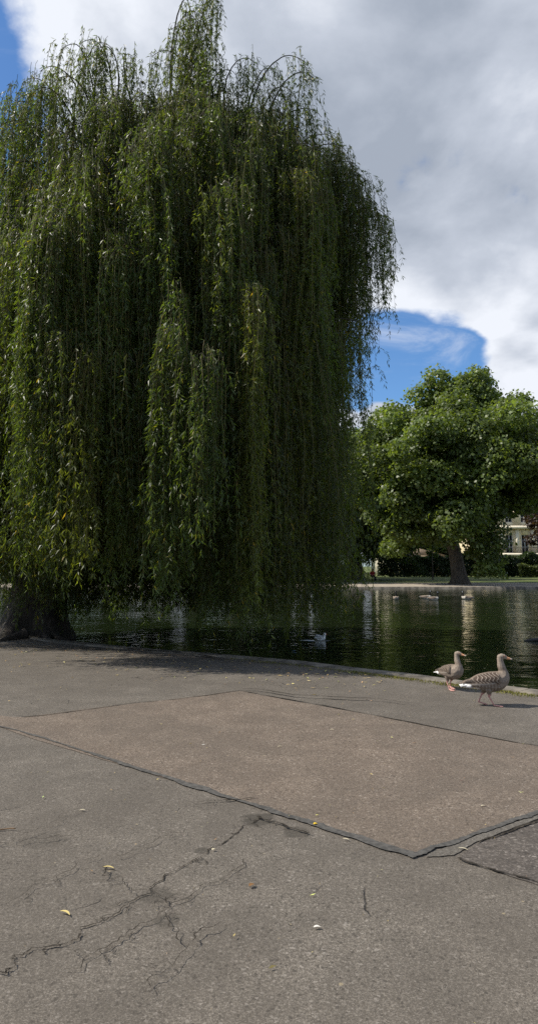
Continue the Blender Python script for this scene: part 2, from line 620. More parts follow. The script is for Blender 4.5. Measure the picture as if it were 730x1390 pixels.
# asphalt repair patch with tar seams
def jitter_line(p, q, n, amp, rg):
    p = np.array(p[:2]); q = np.array(q[:2])
    t = np.linspace(0, 1, n)
    base = p + (q - p) * t[:, None]
    nrm = np.array([-(q - p)[1], (q - p)[0]]); nrm /= np.linalg.norm(nrm)
    disp = np.zeros(n)
    k = 1.0
    for o_ in range(5):
        m = max(2, int(3 * 2 ** o_))
        disp += np.interp(t, np.linspace(0, 1, m + 1), rg.normal(0, 1, m + 1)) * k
        k *= 0.55
    disp *= amp * np.minimum(1, np.minimum(t, 1 - t) * 12)
    return base + nrm * disp[:, None]


def ribbon(acc, line, w, z, rg, rough=0.4):
    line = np.asarray(line); n = len(line)
    t = np.gradient(line, axis=0); t /= np.linalg.norm(t, axis=1)[:, None] + 1e-9
    nr = np.stack([-t[:, 1], t[:, 0]], 1)
    w = np.broadcast_to(np.asarray(w, float), (n,))
    def edge():
        k = max(4, n // 5)
        slow = np.interp(np.linspace(0, 1, n), np.linspace(0, 1, k), rg.normal(0, rough * (1.3 if rough < .5 else .8), k))
        return w * (1 + slow + rg.normal(0, rough * .45, n)).clip(.2, 2.2) * .5
    l = edge(); r = edge()
    A = line + nr * l[:, None]; B = line - nr * r[:, None]
    zz = np.full(n, z)
    v = np.empty((2 * n, 3)); v[0::2, :2] = A; v[1::2, :2] = B; v[0::2, 2] = zz; v[1::2, 2] = zz
    acc.add(v, q=[[2 * i + 1, 2 * i + 3, 2 * i + 2, 2 * i] for i in range(n - 1)])


rg = np.random.default_rng(3)
c_bot = gp(560, 1163); c_right = gp(745, 1098); c_left = gp(-25, 978); c_top = gp(325, 938)
r_far = gp(745, 1016)
c_right2 = c_bot + (c_right - c_bot) * 1.9
c_left2 = c_left + (c_left - c_bot) * 0.15
r_far2 = c_top + (r_far - c_top) * 1.35
e_bl = jitter_line(c_left2, c_bot, 80, 0.012, rg)
e_br = jitter_line(c_bot, c_right2, 60, 0.012, rg)
e_rt = jitter_line(c_right2, r_far2, 20, 0.01, rg)
e_tt = jitter_line(r_far2, c_top, 60, 0.02, rg)
lf = gp(30, 974)
e_tl = jitter_line(c_top, lf, 40, 0.02, rg)
e_tl2 = jitter_line(lf, c_left2, 12, 0.02, rg)
poly = np.concatenate([e_bl[:-1], e_br[:-1], e_rt[:-1], e_tt[:-1], e_tl[:-1], e_tl2[:-1]])
sheet_with_hole('pavement_patch', [tuple(p) for p in poly], None, 0.004, M_PATCH)
# coarse strip to the right of the seam
cs = [gp(622, 1166), gp(648, 1146), gp(740, 1112), gp(820, 1084), gp(840, 1240), gp(735, 1204)]
cl_ = np.concatenate([jitter_line(cs[i], cs[(i + 1) % len(cs)], 24, 0.008, rg)[:-1] for i in range(len(cs))])
sheet_with_hole('pavement_coarse', [tuple(p) for p in cl_], None, 0.004, M_PATCH2)
cm = [c_bot + (gp(585, 1166) - c_bot) * 0.6, gp(615, 1162), gp(648, 1143), gp(740, 1109), gp(820, 1080), gp(820, 1068), gp(742, 1101), gp(600, 1153)]
cl_ = np.concatenate([jitter_line(cm[i], cm[(i + 1) % len(cm)], 16, 0.006, rg)[:-1] for i in range(len(cm))])
sheet_with_hole('pavement_strip', [tuple(p) for p in cl_], None, 0.0055, M_CEMENT)

a = Acc()
ribbon(a, jitter_line(c_left2, c_bot, 160, 0.016, rg), np.interp(np.linspace(0, 1, 160), [0, .25, .45, .7, 1], [.026, .026, .04, .066, .055]), 0.009, rg, .32)
ribbon(a, jitter_line(c_bot + (c_bot - c_right2) * .012, c_right2, 120, 0.012, rg), 0.036, 0.010, rg, .32)
o = a.build('tar_seam', M_TAR); o['kind'] = 'structure'
a = Acc()
ribbon(a, jitter_line(r_far2, c_top, 140, 0.02, rg), .022, 0.008, rg, .5)
ribbon(a, jitter_line(c_top, lf, 90, 0.03, rg), .014, 0.009, rg, .5)
ribbon(a, jitter_line(gp(622, 1166), gp(735, 1204), 60, 0.01, rg), .016, 0.009, rg, .6)
ribbon(a, jitter_line(gp(648, 1146), gp(742, 1111), 60, 0.01, rg), .014, 0.010, rg, .6)
# cracks: branching random walks across the asphalt
zc = [0.0035]


def crack(p, q, w, depth=0, n=70, amp=0.05):
    ln = jitter_line(p, q, n, amp, rg)
    t = np.linspace(0, 1, n)
    ww = w * (0.55 + 0.9 * np.abs(np.sin(t * 9 + rg.uniform(0, 6)))) * np.minimum(1, (1 - t) * 5 + .2)
    zc[0] += 0.00012
    ribbon(a, ln, ww, zc[0], rg, .55)
    if depth < 2:
        L = np.linalg.norm(np.array(q[:2]) - np.array(p[:2]))
        for _ in range(int(3 + L * (3 if depth == 0 else 1.5))):
            k = int(rg.integers(4, n - 4))
            dv = ln[min(k + 3, n - 1)] - ln[k - 3]
            an = math.atan2(dv[1], dv[0]) + rg.choice([-1, 1]) * rg.uniform(.5, 1.4)
            l2 = L * rg.uniform(.05, .22)
            crack(ln[k], ln[k] + l2 * np.array([math.cos(an), math.sin(an)]), w * .5, depth + 1, max(10, int(n * .35)), amp * .5)


pts = [(352, 1108), (290, 1150), (205, 1215), (110, 1270), (20, 1310), (-40, 1335)]
for p, q in zip(pts[:-1], pts[1:]):
    crack(gp(*p), gp(*q), .0048, 0, 90, .022)
crack(gp(350, 1110), gp(425, 1135), .012, 1, 40, .012)
crack(gp(345, 1085), gp(262, 1092), .008, 1, 50, .012)
for p, q, w in [((330, 1170), (215, 1245), .005), ((215, 1245), (85, 1320), .006), ((135, 1165), (0, 1235), .005), ((210, 1215), (250, 1290), .006),
                ((250, 1130), (150, 1168), .004), ((100, 1140), (-10, 1150), .006), ((200, 1215), (130, 1180), .005), ((300, 1260), (180, 1350), .005), ((120, 1100), (30, 1140), .003)]:
    crack(gp(*p), gp(*q), w * .6, 0, 50, .03)
crack(gp(-10, 876), gp(170, 884), .05, 2, 80, .05)
crack(gp(150, 881), gp(420, 905), .035, 2, 80, .06)
crack(gp(330, 938), gp(560, 958), .02, 2, 60, .05)
o = a.build('pavement_cracks', M_CRACK); o['kind'] = 'structure'


# ------------------------------------------------------------------ foliage helpers
def norm(v):
    return v / (np.linalg.norm(v, axis=-1, keepdims=True) + 1e-9)


def leaf_quads(acc, base, axis, wvec, length, width, tint, bend=None):
    """one rhombic leaf per row"""
    n = len(base)
    length = np.asarray(length).reshape(-1, 1); width = np.asarray(width).reshape(-1, 1)
    nrm = norm(np.cross(axis, wvec))
    bd = (rng.normal(0, .12, (n, 1)) if bend is None else bend) * length
    mid = base + axis * length * .42 + nrm * bd
    tip = base + axis * length
    v = np.empty((n, 4, 3), np.float32)
    v[:, 0] = base; v[:, 1] = mid + wvec * width * .5; v[:, 2] = tip; v[:, 3] = mid - wvec * width * .5
    q = np.arange(n * 4).reshape(n, 4)
    acc.add(v.reshape(-1, 3), q=q, c=np.repeat(tint.astype(np.float32), 4, 0))


# ------------------------------------------------------------------ the willow
TR = gp(45, 861)                     # foot of the trunk
CX, CY = -2.35, 15.6                 # middle of the crown
RX, RY = 4.55, 4.3


def dome(dx, dy):
    r2 = min(1.0, (dx / RX) ** 2 + (dy / RY) ** 2)
    z = 8.1 + 4.3 * (1 - r2) ** .75
    if dx > 0: z += 0.9 * min(1, dx / 3.5)
    return z


def willow():
    W = np.random.default_rng(21)
    root = empty('willow_tree', (0, 0, 0))
    tag(root, 'huge weeping willow with long dark green hanging curtains at the pond edge', 'tree')
    # --- trunk and limbs
    tk = Acc()
    top = np.array([TR[0] + 0.55, TR[1] + 0.1, 3.6])
    zs = np.linspace(-0.25, 3.6, 26)
    pts, rad, bmp = [], [], []
    sides = 28
    th = np.linspace(0, 2 * math.pi, sides, endpoint=False)
    for z in zs:
        k = max(0, z) / 3.6
        pts.append([TR[0] + .55 * k ** 1.4, TR[1] + .1 * k, z])
        fl = 0.20 * math.exp(-max(z, 0) / .5)
        rad.append(0.60 + fl - .05 * k)
        b = 1 + (.05 + .22 * math.exp(-max(z, 0) / .5)) * np.sin(th * 5 + .6) + .045 * np.sin(th * 11 + z * 1.3) + .03 * np.sin(th * 17 - z * 2)
        bmp.append(b)
    tk.tube(pts, rad, sides, bump=bmp)
    hubs = []
    for i in range(11):
        an = i * 2 * math.pi / 11 + W.uniform(-.2, .2)
        rr = W.uniform(.35, .62)
        hz = W.uniform(5.6, 9.2)
        hubs.append(np.array([CX + RX * rr * math.cos(an), CY + RY * rr * math.sin(an), hz]))
    hubs += [np.array([CX + .5, CY - .3, 10.2]), np.array([CX + 2.0, CY, 10.0]), np.array([CX - 2, CY - .2, 9.6])]

    def bez(p0, p1, p2, n):
        t = np.linspace(0, 1, n)[:, None]
        return (1 - t) ** 2 * p0 + 2 * t * (1 - t) * p1 + t ** 2 * p2

    for h in hubs:
        st = top + np.array([W.normal(0, .18), W.normal(0, .18), -W.uniform(0.2, .6)])
        mid = (st + h) / 2 + np.array([W.normal(0, .5), W.normal(0, .5), W.uniform(.2, 1.0)])
        ln = bez(st, mid, h, 16)
        tk.tube(ln, np.linspace(.30, .085, 16), 9)
    # surface roots
    for (px, py, dx, dy, L, r0) in [(78, 866, 1.0, -.40, .6, .08), (66, 868, 1.0, -.8, .6, .08), (20, 868, -.6, -1, .9, .13), (-10, 864, -1.0, -.1, 1.2, .17)]:
        g = gp(px, py)
        t = np.linspace(0, 1, 12)
        dd = np.array([dx, dy]) / math.hypot(dx, dy)
        p = np.stack([g[0] - dd[0] * .3 + dd[0] * L * t, g[1] - dd[1] * .3 + dd[1] * L * t + .06 * np.sin(t * 7), .10 * (1 - t) ** 1.2 - .05 * t], 1)
        tk.tube(p, np.linspace(r0, .03, 12), 8)

    # --- tresses: (anchor, outward direction, number of strands, spread, bottom z or None, length, order)
    T = []

    def add(A, u, n, spread, L, arch=1.1, tint=1.0):
        T.append((np.array(A, float), np.array(u, float), int(n), spread, L, arch, tint))

    def bottom(x, y):
        if y < CY + .3:
            if x < -2.0: return W.uniform(1.3, 2.0)
            if x < -1.3: return W.uniform(.8, 1.6)
            if x > 1.1: return W.uniform(4.8, 7.0)
            if x > .75: return W.uniform(2.6, 4.6)
            if x > .4: return W.uniform(1.2, 2.6)
            return max(.3, 1.6 - .085 * y + W.uniform(-.05, .35))
        if x > 1.1: return W.uniform(4.8, 7.0)
        if x > .7: return W.uniform(2.4, 4.6)
        return W.uniform(.45, .8)

    # surface of the dome
    N1 = 125
    for k in range(N1):
        an = W.uniform(0, 2 * math.pi)
        rho = math.sqrt(W.uniform(.02, 1.0))
        rho = min(rho, .97) if math.cos(an) > 0 else rho
        dx, dy = (RX if math.cos(an) < 0 else RX * .95) * rho * math.cos(an), RY * rho * math.sin(an)
        if dy > 1.5 and W.random() < .45: continue
        z = dome(dx, dy) - abs(W.normal(0, .45))
        x, y = CX + dx, CY + dy
        zb = bottom(x, y)
        L = (z - zb) * (W.uniform(.75, 1.0) if rho > .8 else W.uniform(.3, .75))
        add((x, y, z), (math.cos(an), math.sin(an), 0), W.integers(22, 38), W.uniform(.14, .28), L, W.uniform(.8, 1.6), W.uniform(.8, 1.2))
    # lower tiers on the outside: the hanging columns
    N2 = 100
    for k in range(N2):
        an = W.uniform(0, 2 * math.pi)
        if math.sin(an) > .35 and W.random() < .55: continue
        proud = W.random() < .36
        rho = W.uniform(1.0, 1.2) if proud else W.uniform(.50, .80)
        dx, dy = (RX if math.cos(an) < 0 else RX * .78) * rho * math.cos(an), RY * rho * math.sin(an)
        x, y = CX + dx, CY + dy
        z = W.uniform(4.2, dome(dx, dy) * .97)
        zb = bottom(x, y)
        if z < zb + 1.2: continue
        L = (z - zb) * (W.uniform(.92, 1.04) if W.random() < .72 else W.uniform(.4, .8))
        add((x, y, z), (math.cos(an), math.sin(an), 0), W.integers(36, 58) if proud else W.integers(18, 30), W.uniform(.10, .17) if proud else W.uniform(.10, .2), L, W.uniform(.7, 1.4), W.uniform(.9, 1.25) if proud else W.uniform(.7, 1.05))  # outer columns tinted lighter, recessed ones darker: shade put into leaf colour
    # inner curtains that close the view under the crown
    for k in range(100):
        an = W.uniform(-.1, math.pi + .1)
        rho = W.uniform(.45, .95)
        dx, dy = RX * rho * math.cos(an), RY * rho * math.sin(an)
        z = W.uniform(4.5, 8.0)
        add((CX + dx, CY + dy, z), (math.cos(an), math.sin(an), 0), 22, .45, z - W.uniform(.45, .8), 1.2, .9)
    for (x_, y_) in [(-7.4, 14.2), (-7.6, 15.2), (-7.5, 16.2), (-7.2, 17.2), (-7.8, 15.8), (-7.0, 13.6), (-7.9, 14.6), (-6.9, 16.8)]:  # added tresses out of view on the left, to shade the trunk
        add((x_, y_, W.uniform(5.5, 7.5)), (-1, 0, 0), 44, .28, W.uniform(5.0, 6.2), 1.2, 1.0)
    # measured sprays along the outline
    def sp_(px, py, y, pyb, n, spread, arch=.9, side=1, tint=1.0):
        A = at(px, py, y); B = at(px, pyb, y)
        add(A, (side, -.15, 0), n, spread, A[2] - B[2], arch, tint)

    sp_(531, 300, 15.6, 405, 9, .07, .8); sp_(527, 300, 15.5, 372, 7, .08, .6)
    sp_(500, 262, 15.3, 560, 16, .09, 1.0); sp_(492, 275, 15.0, 500, 12, .13)
    sp_(482, 240, 15.3, 430, 16, .16); sp_(488, 440, 14.0, 822, 13, .04, .3, 1, 1.4)
    sp_(468, 220, 15.5, 500, 22, .18); sp_(456, 212, 15.0, 580, 22, .18)
    sp_(455, 190, 15.2, 420, 22, .2); sp_(446, 380, 15.5, 650, 20, .14); sp_(430, 420, 15, 760, 20, .14); sp_(412, 450, 14.6, 800, 22, .16)
    sp_(434, 160, 14.6, 330, 18, .16, 1.2); sp_(418, 92, 14.2, 185, 10, .10, 1.6); sp_(425, 105, 14.2, 185, 7, .08, 1.0)
    sp_(395, 125, 14.4, 300, 18, .2); sp_(370, 95, 14.6, 300, 18, .2); sp_(345, 85, 14.4, 240, 16, .18, 1.2); sp_(320, 100, 14.6, 300, 20, .2)
    sp_(300, -25, 14.3, 85, 10, .07, .5); sp_(285, -15, 14.5, 120, 14, .14, 1.3); sp_(270, 18, 14.4, 200, 18, .18); sp_(250, 22, 14.6, 170, 18, .16, .8, -1)
    sp_(232, 40, 14.6, 150, 12, .12, .8, -1); sp_(290, 60, 14.3, 300, 22, .25); sp_(255, 90, 14.2, 300, 22, .25, 1, -1)
    sp_(205, 78, 14.5, 250, 16, .2, 1.2, -1); sp_(180, 82, 14.2, 220, 18, .22); sp_(150, 66, 14.4, 250, 18, .2, 1.2); sp_(128, 68, 14.3, 230, 16, .2, 1.2, -1)
    sp_(105, 62, 14.4, 260, 18, .2, 1.2, -1); sp_(82, 68, 14.3, 260, 16, .2, 1.2, -1); sp_(55, 100, 14.4, 290, 18, .2, 1.2, -1)
    sp_(35, 110, 14.6, 300, 16, .18, 1.0, -1); sp_(10, 150, 14.5, 330, 18, .25, 1.1, -1); sp_(-20, 160, 14.5, 360, 22, .3, 1.1, -1)
    sp_(-60, 200, 14.5, 420, 26, .35, 1.1, -1)
    sp_(20, 140, 13.8, 420, 26, .28, 1.1, -1); sp_(45, 130, 13.6, 460, 26, .28, 1.1, -1); sp_(-5, 175, 13.6, 480, 28, .3, 1.1, -1); sp_(70, 110, 13.9, 400, 24, .25, 1.1, -1)
    sp_(5, 230, 13.0, 560, 30, .3, 1.0, -1); sp_(45, 250, 12.8, 600, 30, .26, 1.0, -1); sp_(-35, 240, 13.2, 600, 30, .35, 1.0, -1)
    sp_(520, 292, 15.2, 400, 12, .12, .9); sp_(511, 280, 15.0, 440, 14, .13, .9); sp_(500, 250, 15.0, 420, 18, .16, .9); sp_(488, 232, 14.8, 460, 20, .18, .9); sp_(470, 205, 14.8, 430, 20, .2, .9)
    # front columns: sunlight put into lighter leaf tints, shade into the darker right ones
    sp_(95, 255, 12.2, 560, 34, .22, .9, -1, 1.35); sp_(115, 245, 12.0, 640, 30, .2, .9, 1, 1.3); sp_(215, 240, 12.0, 470, 30, .22, .9, 1, 1.2)
    sp_(300, 270, 12.0, 480, 30, .2, .9, 1, 1.3); sp_(170, 330, 11.7, 790, 36, .2, .9, 1, 1.25); sp_(150, 350, 11.6, 700, 26, .18, .9, -1, 1.25)
    sp_(250, 400, 11.6, 790, 34, .18, .8, 1, 1.2); sp_(20, 330, 12, 770, 36, .26, .9, -1, 1.2); sp_(60, 470, 11.6, 760, 30, .24, .9, -1, 1.15)
    sp_(80, 500, 11.5, 780, 30, .22, .8, 1, 1.25); sp_(105, 420, 11.6, 690, 24, .15, .8, 1, 1.3); sp_(190, 500, 11.5, 775, 26, .2, .8, 1, 1.1)
    sp_(310, 380, 11.9, 760, 28, .18, .8, 1, 1.05); sp_(360, 350, 12.3, 800, 26, .16, .8, 1, .9); sp_(400, 330, 12.8, 840, 26, .16, .8, 1, .9)
    sp_(415, 400, 13.2, 850, 24, .18, .8, 1, .85); sp_(330, 450, 12.0, 845, 26, .22, .8, 1, .8); sp_(290, 480, 12.0, 850, 24, .2, .8, 1, .8); sp_(375, 500, 12.5, 852, 28, .2, .8, 1, .8)
    sp_(395, 470, 12.8, 848, 26, .22, .8, 1, .8); sp_(350, 430, 12.2, 850, 26, .22, .8, 1, .85)

    hub = np.array(hubs)
    P0, U, LL, AA, TI, SC, SLX, SLY, SWA, SWP, HUE = [], [], [], [], [], [], [], [], [], [], []
    br = Acc()
    for (A, u, n, spread, L, arch, tn) in T:
        L = max(L, .6)
        dh = np.linalg.norm((hub - A) * np.array([1, 1, .7]), axis=1) + np.where(hub[:, 2] > A[2] + .6, 3.0, 0)
        h = hub[int(np.argmin(dh))]
        base = A - u * arch * 1.1 - np.array([0, 0, arch * .55])
        apex = A + np.array([0, 0, arch * .30]) - u * arch * .35
        tq = np.linspace(0, 1, 28)[:, None]
        c1 = h * .45 + A * .55 - u * arch * .9 + np.array([W.normal(0, .12), W.normal(0, .12), .15 * arch])
        c1[2] = min(c1[2], A[2] + .1 * arch)
        c2 = A + np.array([0, 0, arch * .75]) - u * arch * .55
        full = (1 - tq) ** 3 * h + 3 * tq * (1 - tq) ** 2 * c1 + 3 * tq ** 2 * (1 - tq) * c2 + tq ** 3 * A
        full = full + np.cumsum(W.normal(0, .006, full.shape), 0)
        ln = full[16:]
        br.tube(full, np.linspace(.034, .006, len(full)), 5)
        t = W.beta(2.4, 1.0, n)
        k = np.clip((t * 11).astype(int), 0, 10)
        fr = (t * 11 - k)[:, None]
        start = ln[k] * (1 - fr) + ln[k + 1] * fr
        side = np.array([-u[1], u[0], 0])
        start = start + side * W.normal(0, spread, n)[:, None] + u * W.normal(0, spread * .6, n)[:, None] + np.array([0, 0, 1]) * W.normal(0, .08, n)[:, None]
        ang = W.normal(0, .9, n)
        ud = u * np.cos(ang)[:, None] + side * np.sin(ang)[:, None]
        lens = L * np.clip(1.06 - np.abs(W.normal(0, .25, n)), .22, 1.05) + (start[:, 2] - A[2])
        lens = np.maximum(np.minimum(lens, start[:, 2] - max(.12, 1.6 - (.070 if A[1] > CY else .012 if A[0] < -1.7 else .045 if A[0] < -1.1 else .086) * A[1]) - W.uniform(0, .3, n)), .4)
        P0.append(start); U.append(ud); LL.append(lens)
        AA.append(W.uniform(.04, .22, n) * min(1, arch))
        TI.append(tn * W.uniform(.85, 1.15, n))
        far = 1.0 if A[1] < CY + .8 else 1.55
        SC.append(np.full(n, far))
        SLX.append(W.normal(0, .030) + W.normal(0, .014, n)); SLY.append(W.normal(0, .03) + W.normal(0, .014, n))
        SWA.append(np.full(n, W.uniform(.01, .085))); SWP.append(W.uniform(0, 6.28) + W.normal(0, .5, n))
        HUE.append(np.full(n, W.normal(0, 1)))
    P0 = np.concatenate(P0); U = np.concatenate(U); LL = np.concatenate(LL); AA = np.concatenate(AA); TI = np.concatenate(TI); SC = np.concatenate(SC)
    SLX, SLY, SWA, SWP, HUE = (np.concatenate(q_) for q_ in (SLX, SLY, SWA, SWP, HUE))
    ns = len(P0)
    ph = W.uniform(0, 6.28, (ns, 2)); fq = W.uniform(.5, 1.4, (ns, 2)); am = W.uniform(.0, .06, (ns, 2))

    def lump(s, i, A=.075, lam=.46):
        return np.abs(s + A * np.sin(2 * math.pi * s / lam + ph[i, 0] * 3))

    def curve(i, s):
        x = AA[i] * (1 - np.exp(-s / .35))
        p = P0[i] + U[i] * x[:, None]
        g = np.minimum(1, s / 1.0)
        p[:, 0] += SLX[i] * s + SWA[i] * np.sin(s * 1.15 + SWP[i]) * g
        p[:, 1] += SLY[i] * s + SWA[i] * np.cos(s * .95 + SWP[i] * 2) * g
        p[:, 0] += am[i, 0] * np.sin(s * fq[i, 0] * 2 + ph[i, 0]) * g
        p[:, 1] += am[i, 1] * np.sin(s * fq[i, 1] * 2 + ph[i, 1]) * g
        p[:, 2] += .10 * (s / .2) * np.exp(-s / .2) - s + .12 * (1 - np.exp(-s / .3))
        return p

    # stems of the strands
    stem = Acc()
    NS = 14
    ii = np.repeat(np.arange(ns), NS); ss = (np.tile(np.linspace(0, 1, NS), ns)) * LL[ii]
    pc = curve(ii, ss)
    offs = np.array([[1, 0, 0], [-.5, .87, 0], [-.5, -.87, 0]])
    radius = np.tile(np.linspace(.0048, .0016, NS), ns)
    v = (pc[:, None, :] + offs[None] * radius[:, None, None]).reshape(-1, 3)
    b = (np.arange(ns)[:, None] * NS + np.arange(NS - 1)[None]).reshape(-1)
    q = []
    for j in range(3):
        k2 = (j + 1) % 3
        q.append(np.stack([b * 3 + j, b * 3 + k2, (b + 1) * 3 + k2, (b + 1) * 3 + j], 1))
    sc = np.array([.105, .085, .028]) * np.repeat(W.uniform(.6, 1.6, ns), NS * 3)[:, None]
    stem.add(v, q=np.concatenate(q), c=sc)

    lv = Acc()
    nleaf = 0

    def leaves(base, tang, tin, scl, hue):
        nonlocal nleaf
        n = len(base); nleaf += n
        al = np.radians(W.uniform(14, 62, n))[:, None]
        az = W.uniform(0, 2 * math.pi, n)
        rad_ = np.stack([np.cos(az), np.sin(az), W.normal(-.15, .25, n)], 1)
        ax = norm(tang * np.cos(al) + norm(rad_) * np.sin(al))
        rv = norm(W.normal(0, 1, (n, 3)))
        wv = norm(np.cross(ax, rv))
        ln_ = W.uniform(.07, .145, n) * scl
        wd = W.uniform(.013, .023, n) * scl
        c = np.array([.047, .075, .020])[None] * tin[:, None]
        mixy = W.random(n)[:, None]
        c = np.where(mixy > .985, np.array([[.20, .17, .035]]), c * (1 + W.normal(0, .22, (n, 1)).clip(-.5, .6)))
        c = c * (1 + hue.clip(-.3, 1.8)[:, None] * np.array([[.17, .05, -.06]])) + np.array([.018, .010, 0]) * W.random((n, 1))
        leaf_quads(lv, base.astype(np.float32), ax.astype(np.float32), wv.astype(np.float32), ln_, wd, c)

    DENS = 27.0
    cnt = np.maximum(3, (LL * DENS / SC ** 1.6)).astype(int)
    ii = np.repeat(np.arange(ns), cnt)
    s = W.random(len(ii)) ** .94 * LL[ii]
    s = lump(s, ii)
    p = curve(ii, s)
    p2 = curve(ii, s + .05)
    leaves(p, norm(p2 - p), TI[ii], SC[ii], HUE[ii])
    # short side twigs
    cnt = np.maximum(1, LL * 1.9 / SC).astype(int)
    ti = np.repeat(np.arange(ns), cnt)
    s0 = W.uniform(.05, 1, len(ti)) * LL[ti]
    b0 = curve(ti, s0)
    az = W.uniform(0, 2 * math.pi, len(ti)); tl = W.uniform(.15, .75, len(ti)); ta = W.uniform(.06, .26, len(ti))
    cnt2 = np.maximum(3, tl * 28 / SC[ti] ** 1.6).astype(int)
    jj = np.repeat(np.arange(len(ti)), cnt2)
    s = W.random(len(jj)) * tl[jj]

    def tw(j, s):
        x = ta[j] * (1 - np.exp(-s / .12))
        p = b0[j].copy()
        p[:, 0] += np.cos(az[j]) * x; p[:, 1] += np.sin(az[j]) * x; p[:, 2] -= s * .92
        return p
    p = tw(jj, s); p2 = tw(jj, s + .03)
    leaves(p, norm(p2 - p), TI[ti[jj]] * 1.05, SC[ti[jj]], HUE[ti[jj]])
    lo = lv.build('crown', M_WILLOW_LEAF, root)
    so_ = stem.build('hanging_twigs', tint_mat('willow_twig', .6), root)
    bo = br.build('branches', M_WILLOW_BARK, root, True)
    to = tk.build('trunk', M_WILLOW_BARK, root, True)
    print('willow leaves', nleaf, 'strands', ns)


willow()


# ------------------------------------------------------------------ broad-leaved trees
def broad_tree(name, label, px, base_y, Rxy, zc_, Rz, trunk_r, seed, tint, nclump=110, lpc=900, leaf=.30, extra=(), group=None, cutlow=-.55, trunk_top=None, lean=0.0, jag=.12, bark=None, crad=(.12, .22), gap=None, sep=.62, taper=0.0):
    W = np.random.default_rng(seed)
    g = gp(px, base_y) if not isinstance(base_y, tuple) else np.array([base_y[0], base_y[1], 0.0])
    root = empty(name, tuple(g))
    tag(root, label, 'tree', group)
    tt = trunk_top if trunk_top else zc_ - Rz * .62
    tk = Acc()
    z = np.linspace(-.3, tt, 14)
    k = np.clip(z, 0, None) / tt
    sides = 14
    th = np.linspace(0, 2 * math.pi, sides, endpoint=False)
    bm_ = [1 + (.04 + .15 * math.exp(-max(0, q_) / .5)) * np.sin(th * 5 + 1) + .04 * np.sin(th * 3 + q_) for q_ in z]
    tk.tube(np.stack([lean * k ** 1.3, 0 * k, z], 1), trunk_r * (1 - .22 * k) + trunk_r * .45 * np.exp(-np.clip(z, 0, None) / .5), sides, bump=bm_)
    topp = np.array([lean, 0, tt])
    C = []
    tries = 0
    while len(C) < nclump and tries < 8000:
        tries += 1
        d_ = W.normal(0, 1, 3); d_ /= np.linalg.norm(d_)
        if d_[2] < cutlow: continue
        rr = W.uniform(.70, 1.0) if W.random() < .72 else W.uniform(.25, .7)
        rr *= 1 + W.normal(0, jag) * (.6 if sep < .5 else 1)
        c = np.array([d_[0] * Rxy * rr, d_[1] * Rxy * rr, zc_ + d_[2] * Rz * rr])
        c[:2] *= 1 - taper * max(0, d_[2]) ** 1.5
        R_ = W.uniform(*crad) * Rxy
        if any(np.linalg.norm(c - c2[0]) < sep * min(R_, c2[1]) for c2 in C): continue
        if c[2] < 1.2: continue
        if gap and gap(c, R_): continue
        C.append((c, R_))
    for e_ in extra:
        C.append((np.array(e_[:3]), e_[3]))
    lv = Acc()
    for (c, R_) in C:
        n = int(lpc * (R_ / (.17 * Rxy)) ** 2 * (Rxy / 9.0) ** 2 * (.30 / leaf) ** 2)
        d_ = norm(W.normal(0, 1, (n, 3)))
        # lumpy little puffs
        nl = 7
        pd = norm(W.normal(0, 1, (nl, 3)))
        dots = (d_ @ pd.T).max(1)
        r = R_ * (.55 + .5 * np.clip(dots, 0, 1) ** 3) * (W.uniform(.35, 1.0, n) ** .4 + np.abs(W.normal(0, .24, n)))
        p = c + d_ * r[:, None] * np.array([W.uniform(.8, 1.3), W.uniform(.8, 1.3), W.uniform(.55, .95)])
        p[:, 2] -= .12 * R_ * W.random(n)
        nrm = norm(d_ * .55 + np.array([0, 0, .55]) + W.normal(0, .55, (n, 3)))
        ax = norm(np.cross(nrm, W.normal(0, 1, (n, 3))) + np.array([0, 0, -.35]))
        wv = norm(np.cross(nrm, ax))
        s = W.uniform(.65, 1.25, n) * leaf
        tb = np.array(tint) * W.uniform(.82, 1.2)
        cc = tb[None] * (1 + W.normal(0, .2, (n, 1)).clip(-.5, .6)) + np.array([.02, .015, 0]) * (W.random((n, 1)) ** 3)
        leaf_quads(lv, p.astype(np.float32), ax.astype(np.float32), wv.astype(np.float32), s, s * W.uniform(.6, .95, n), cc)
    # main limbs, then branches from them to the leaf clumps
    ends = []
    nb = 6
    for b_i in range(nb):
        an = b_i * 2 * math.pi / nb + W.uniform(-.3, .3)
        e_ = np.array([lean + Rxy * .42 * math.cos(an), Rxy * .42 * math.sin(an), zc_ + Rz * W.uniform(-.15, .25)])
        if b_i == 0: e_ = np.array([lean + .2, 0, zc_ + Rz * .4])
        st = topp - np.array([0, 0, .25])
        mid = np.array([st[0] * .6 + e_[0] * .4, st[1] * .6 + e_[1] * .4, st[2] * .35 + e_[2] * .65])
        t = np.linspace(0, 1, 12)[:, None]
        ln = (1 - t) ** 2 * st + 2 * t * (1 - t) * mid + t ** 2 * e_
        ln = ln + np.cumsum(W.normal(0, .05, ln.shape), 0) * t
        tk.tube(ln, np.linspace(trunk_r * .5, trunk_r * .16, 12), 7)
        ends.append(ln[6]); ends.append(ln[9]); ends.append(ln[11])
    ends = np.array(ends)
    for (c, R_) in C:
        if W.random() < .4: continue
        st = ends[int(np.argmin(np.linalg.norm(ends - c, axis=1)))]
        mid = st * .5 + c * .5 + np.array([0, 0, W.uniform(.0, .1) * Rxy])
        t = np.linspace(0, 1, 8)[:, None]
        ln = (1 - t) ** 2 * st + 2 * t * (1 - t) * mid + t ** 2 * c
        tk.tube(ln, np.linspace(trunk_r * .13, trunk_r * .03, 8), 5)
    lv.build('crown', M_TREE_LEAF, root)
    tk.build('trunk', bark or M_BARK, root, True)
    return root


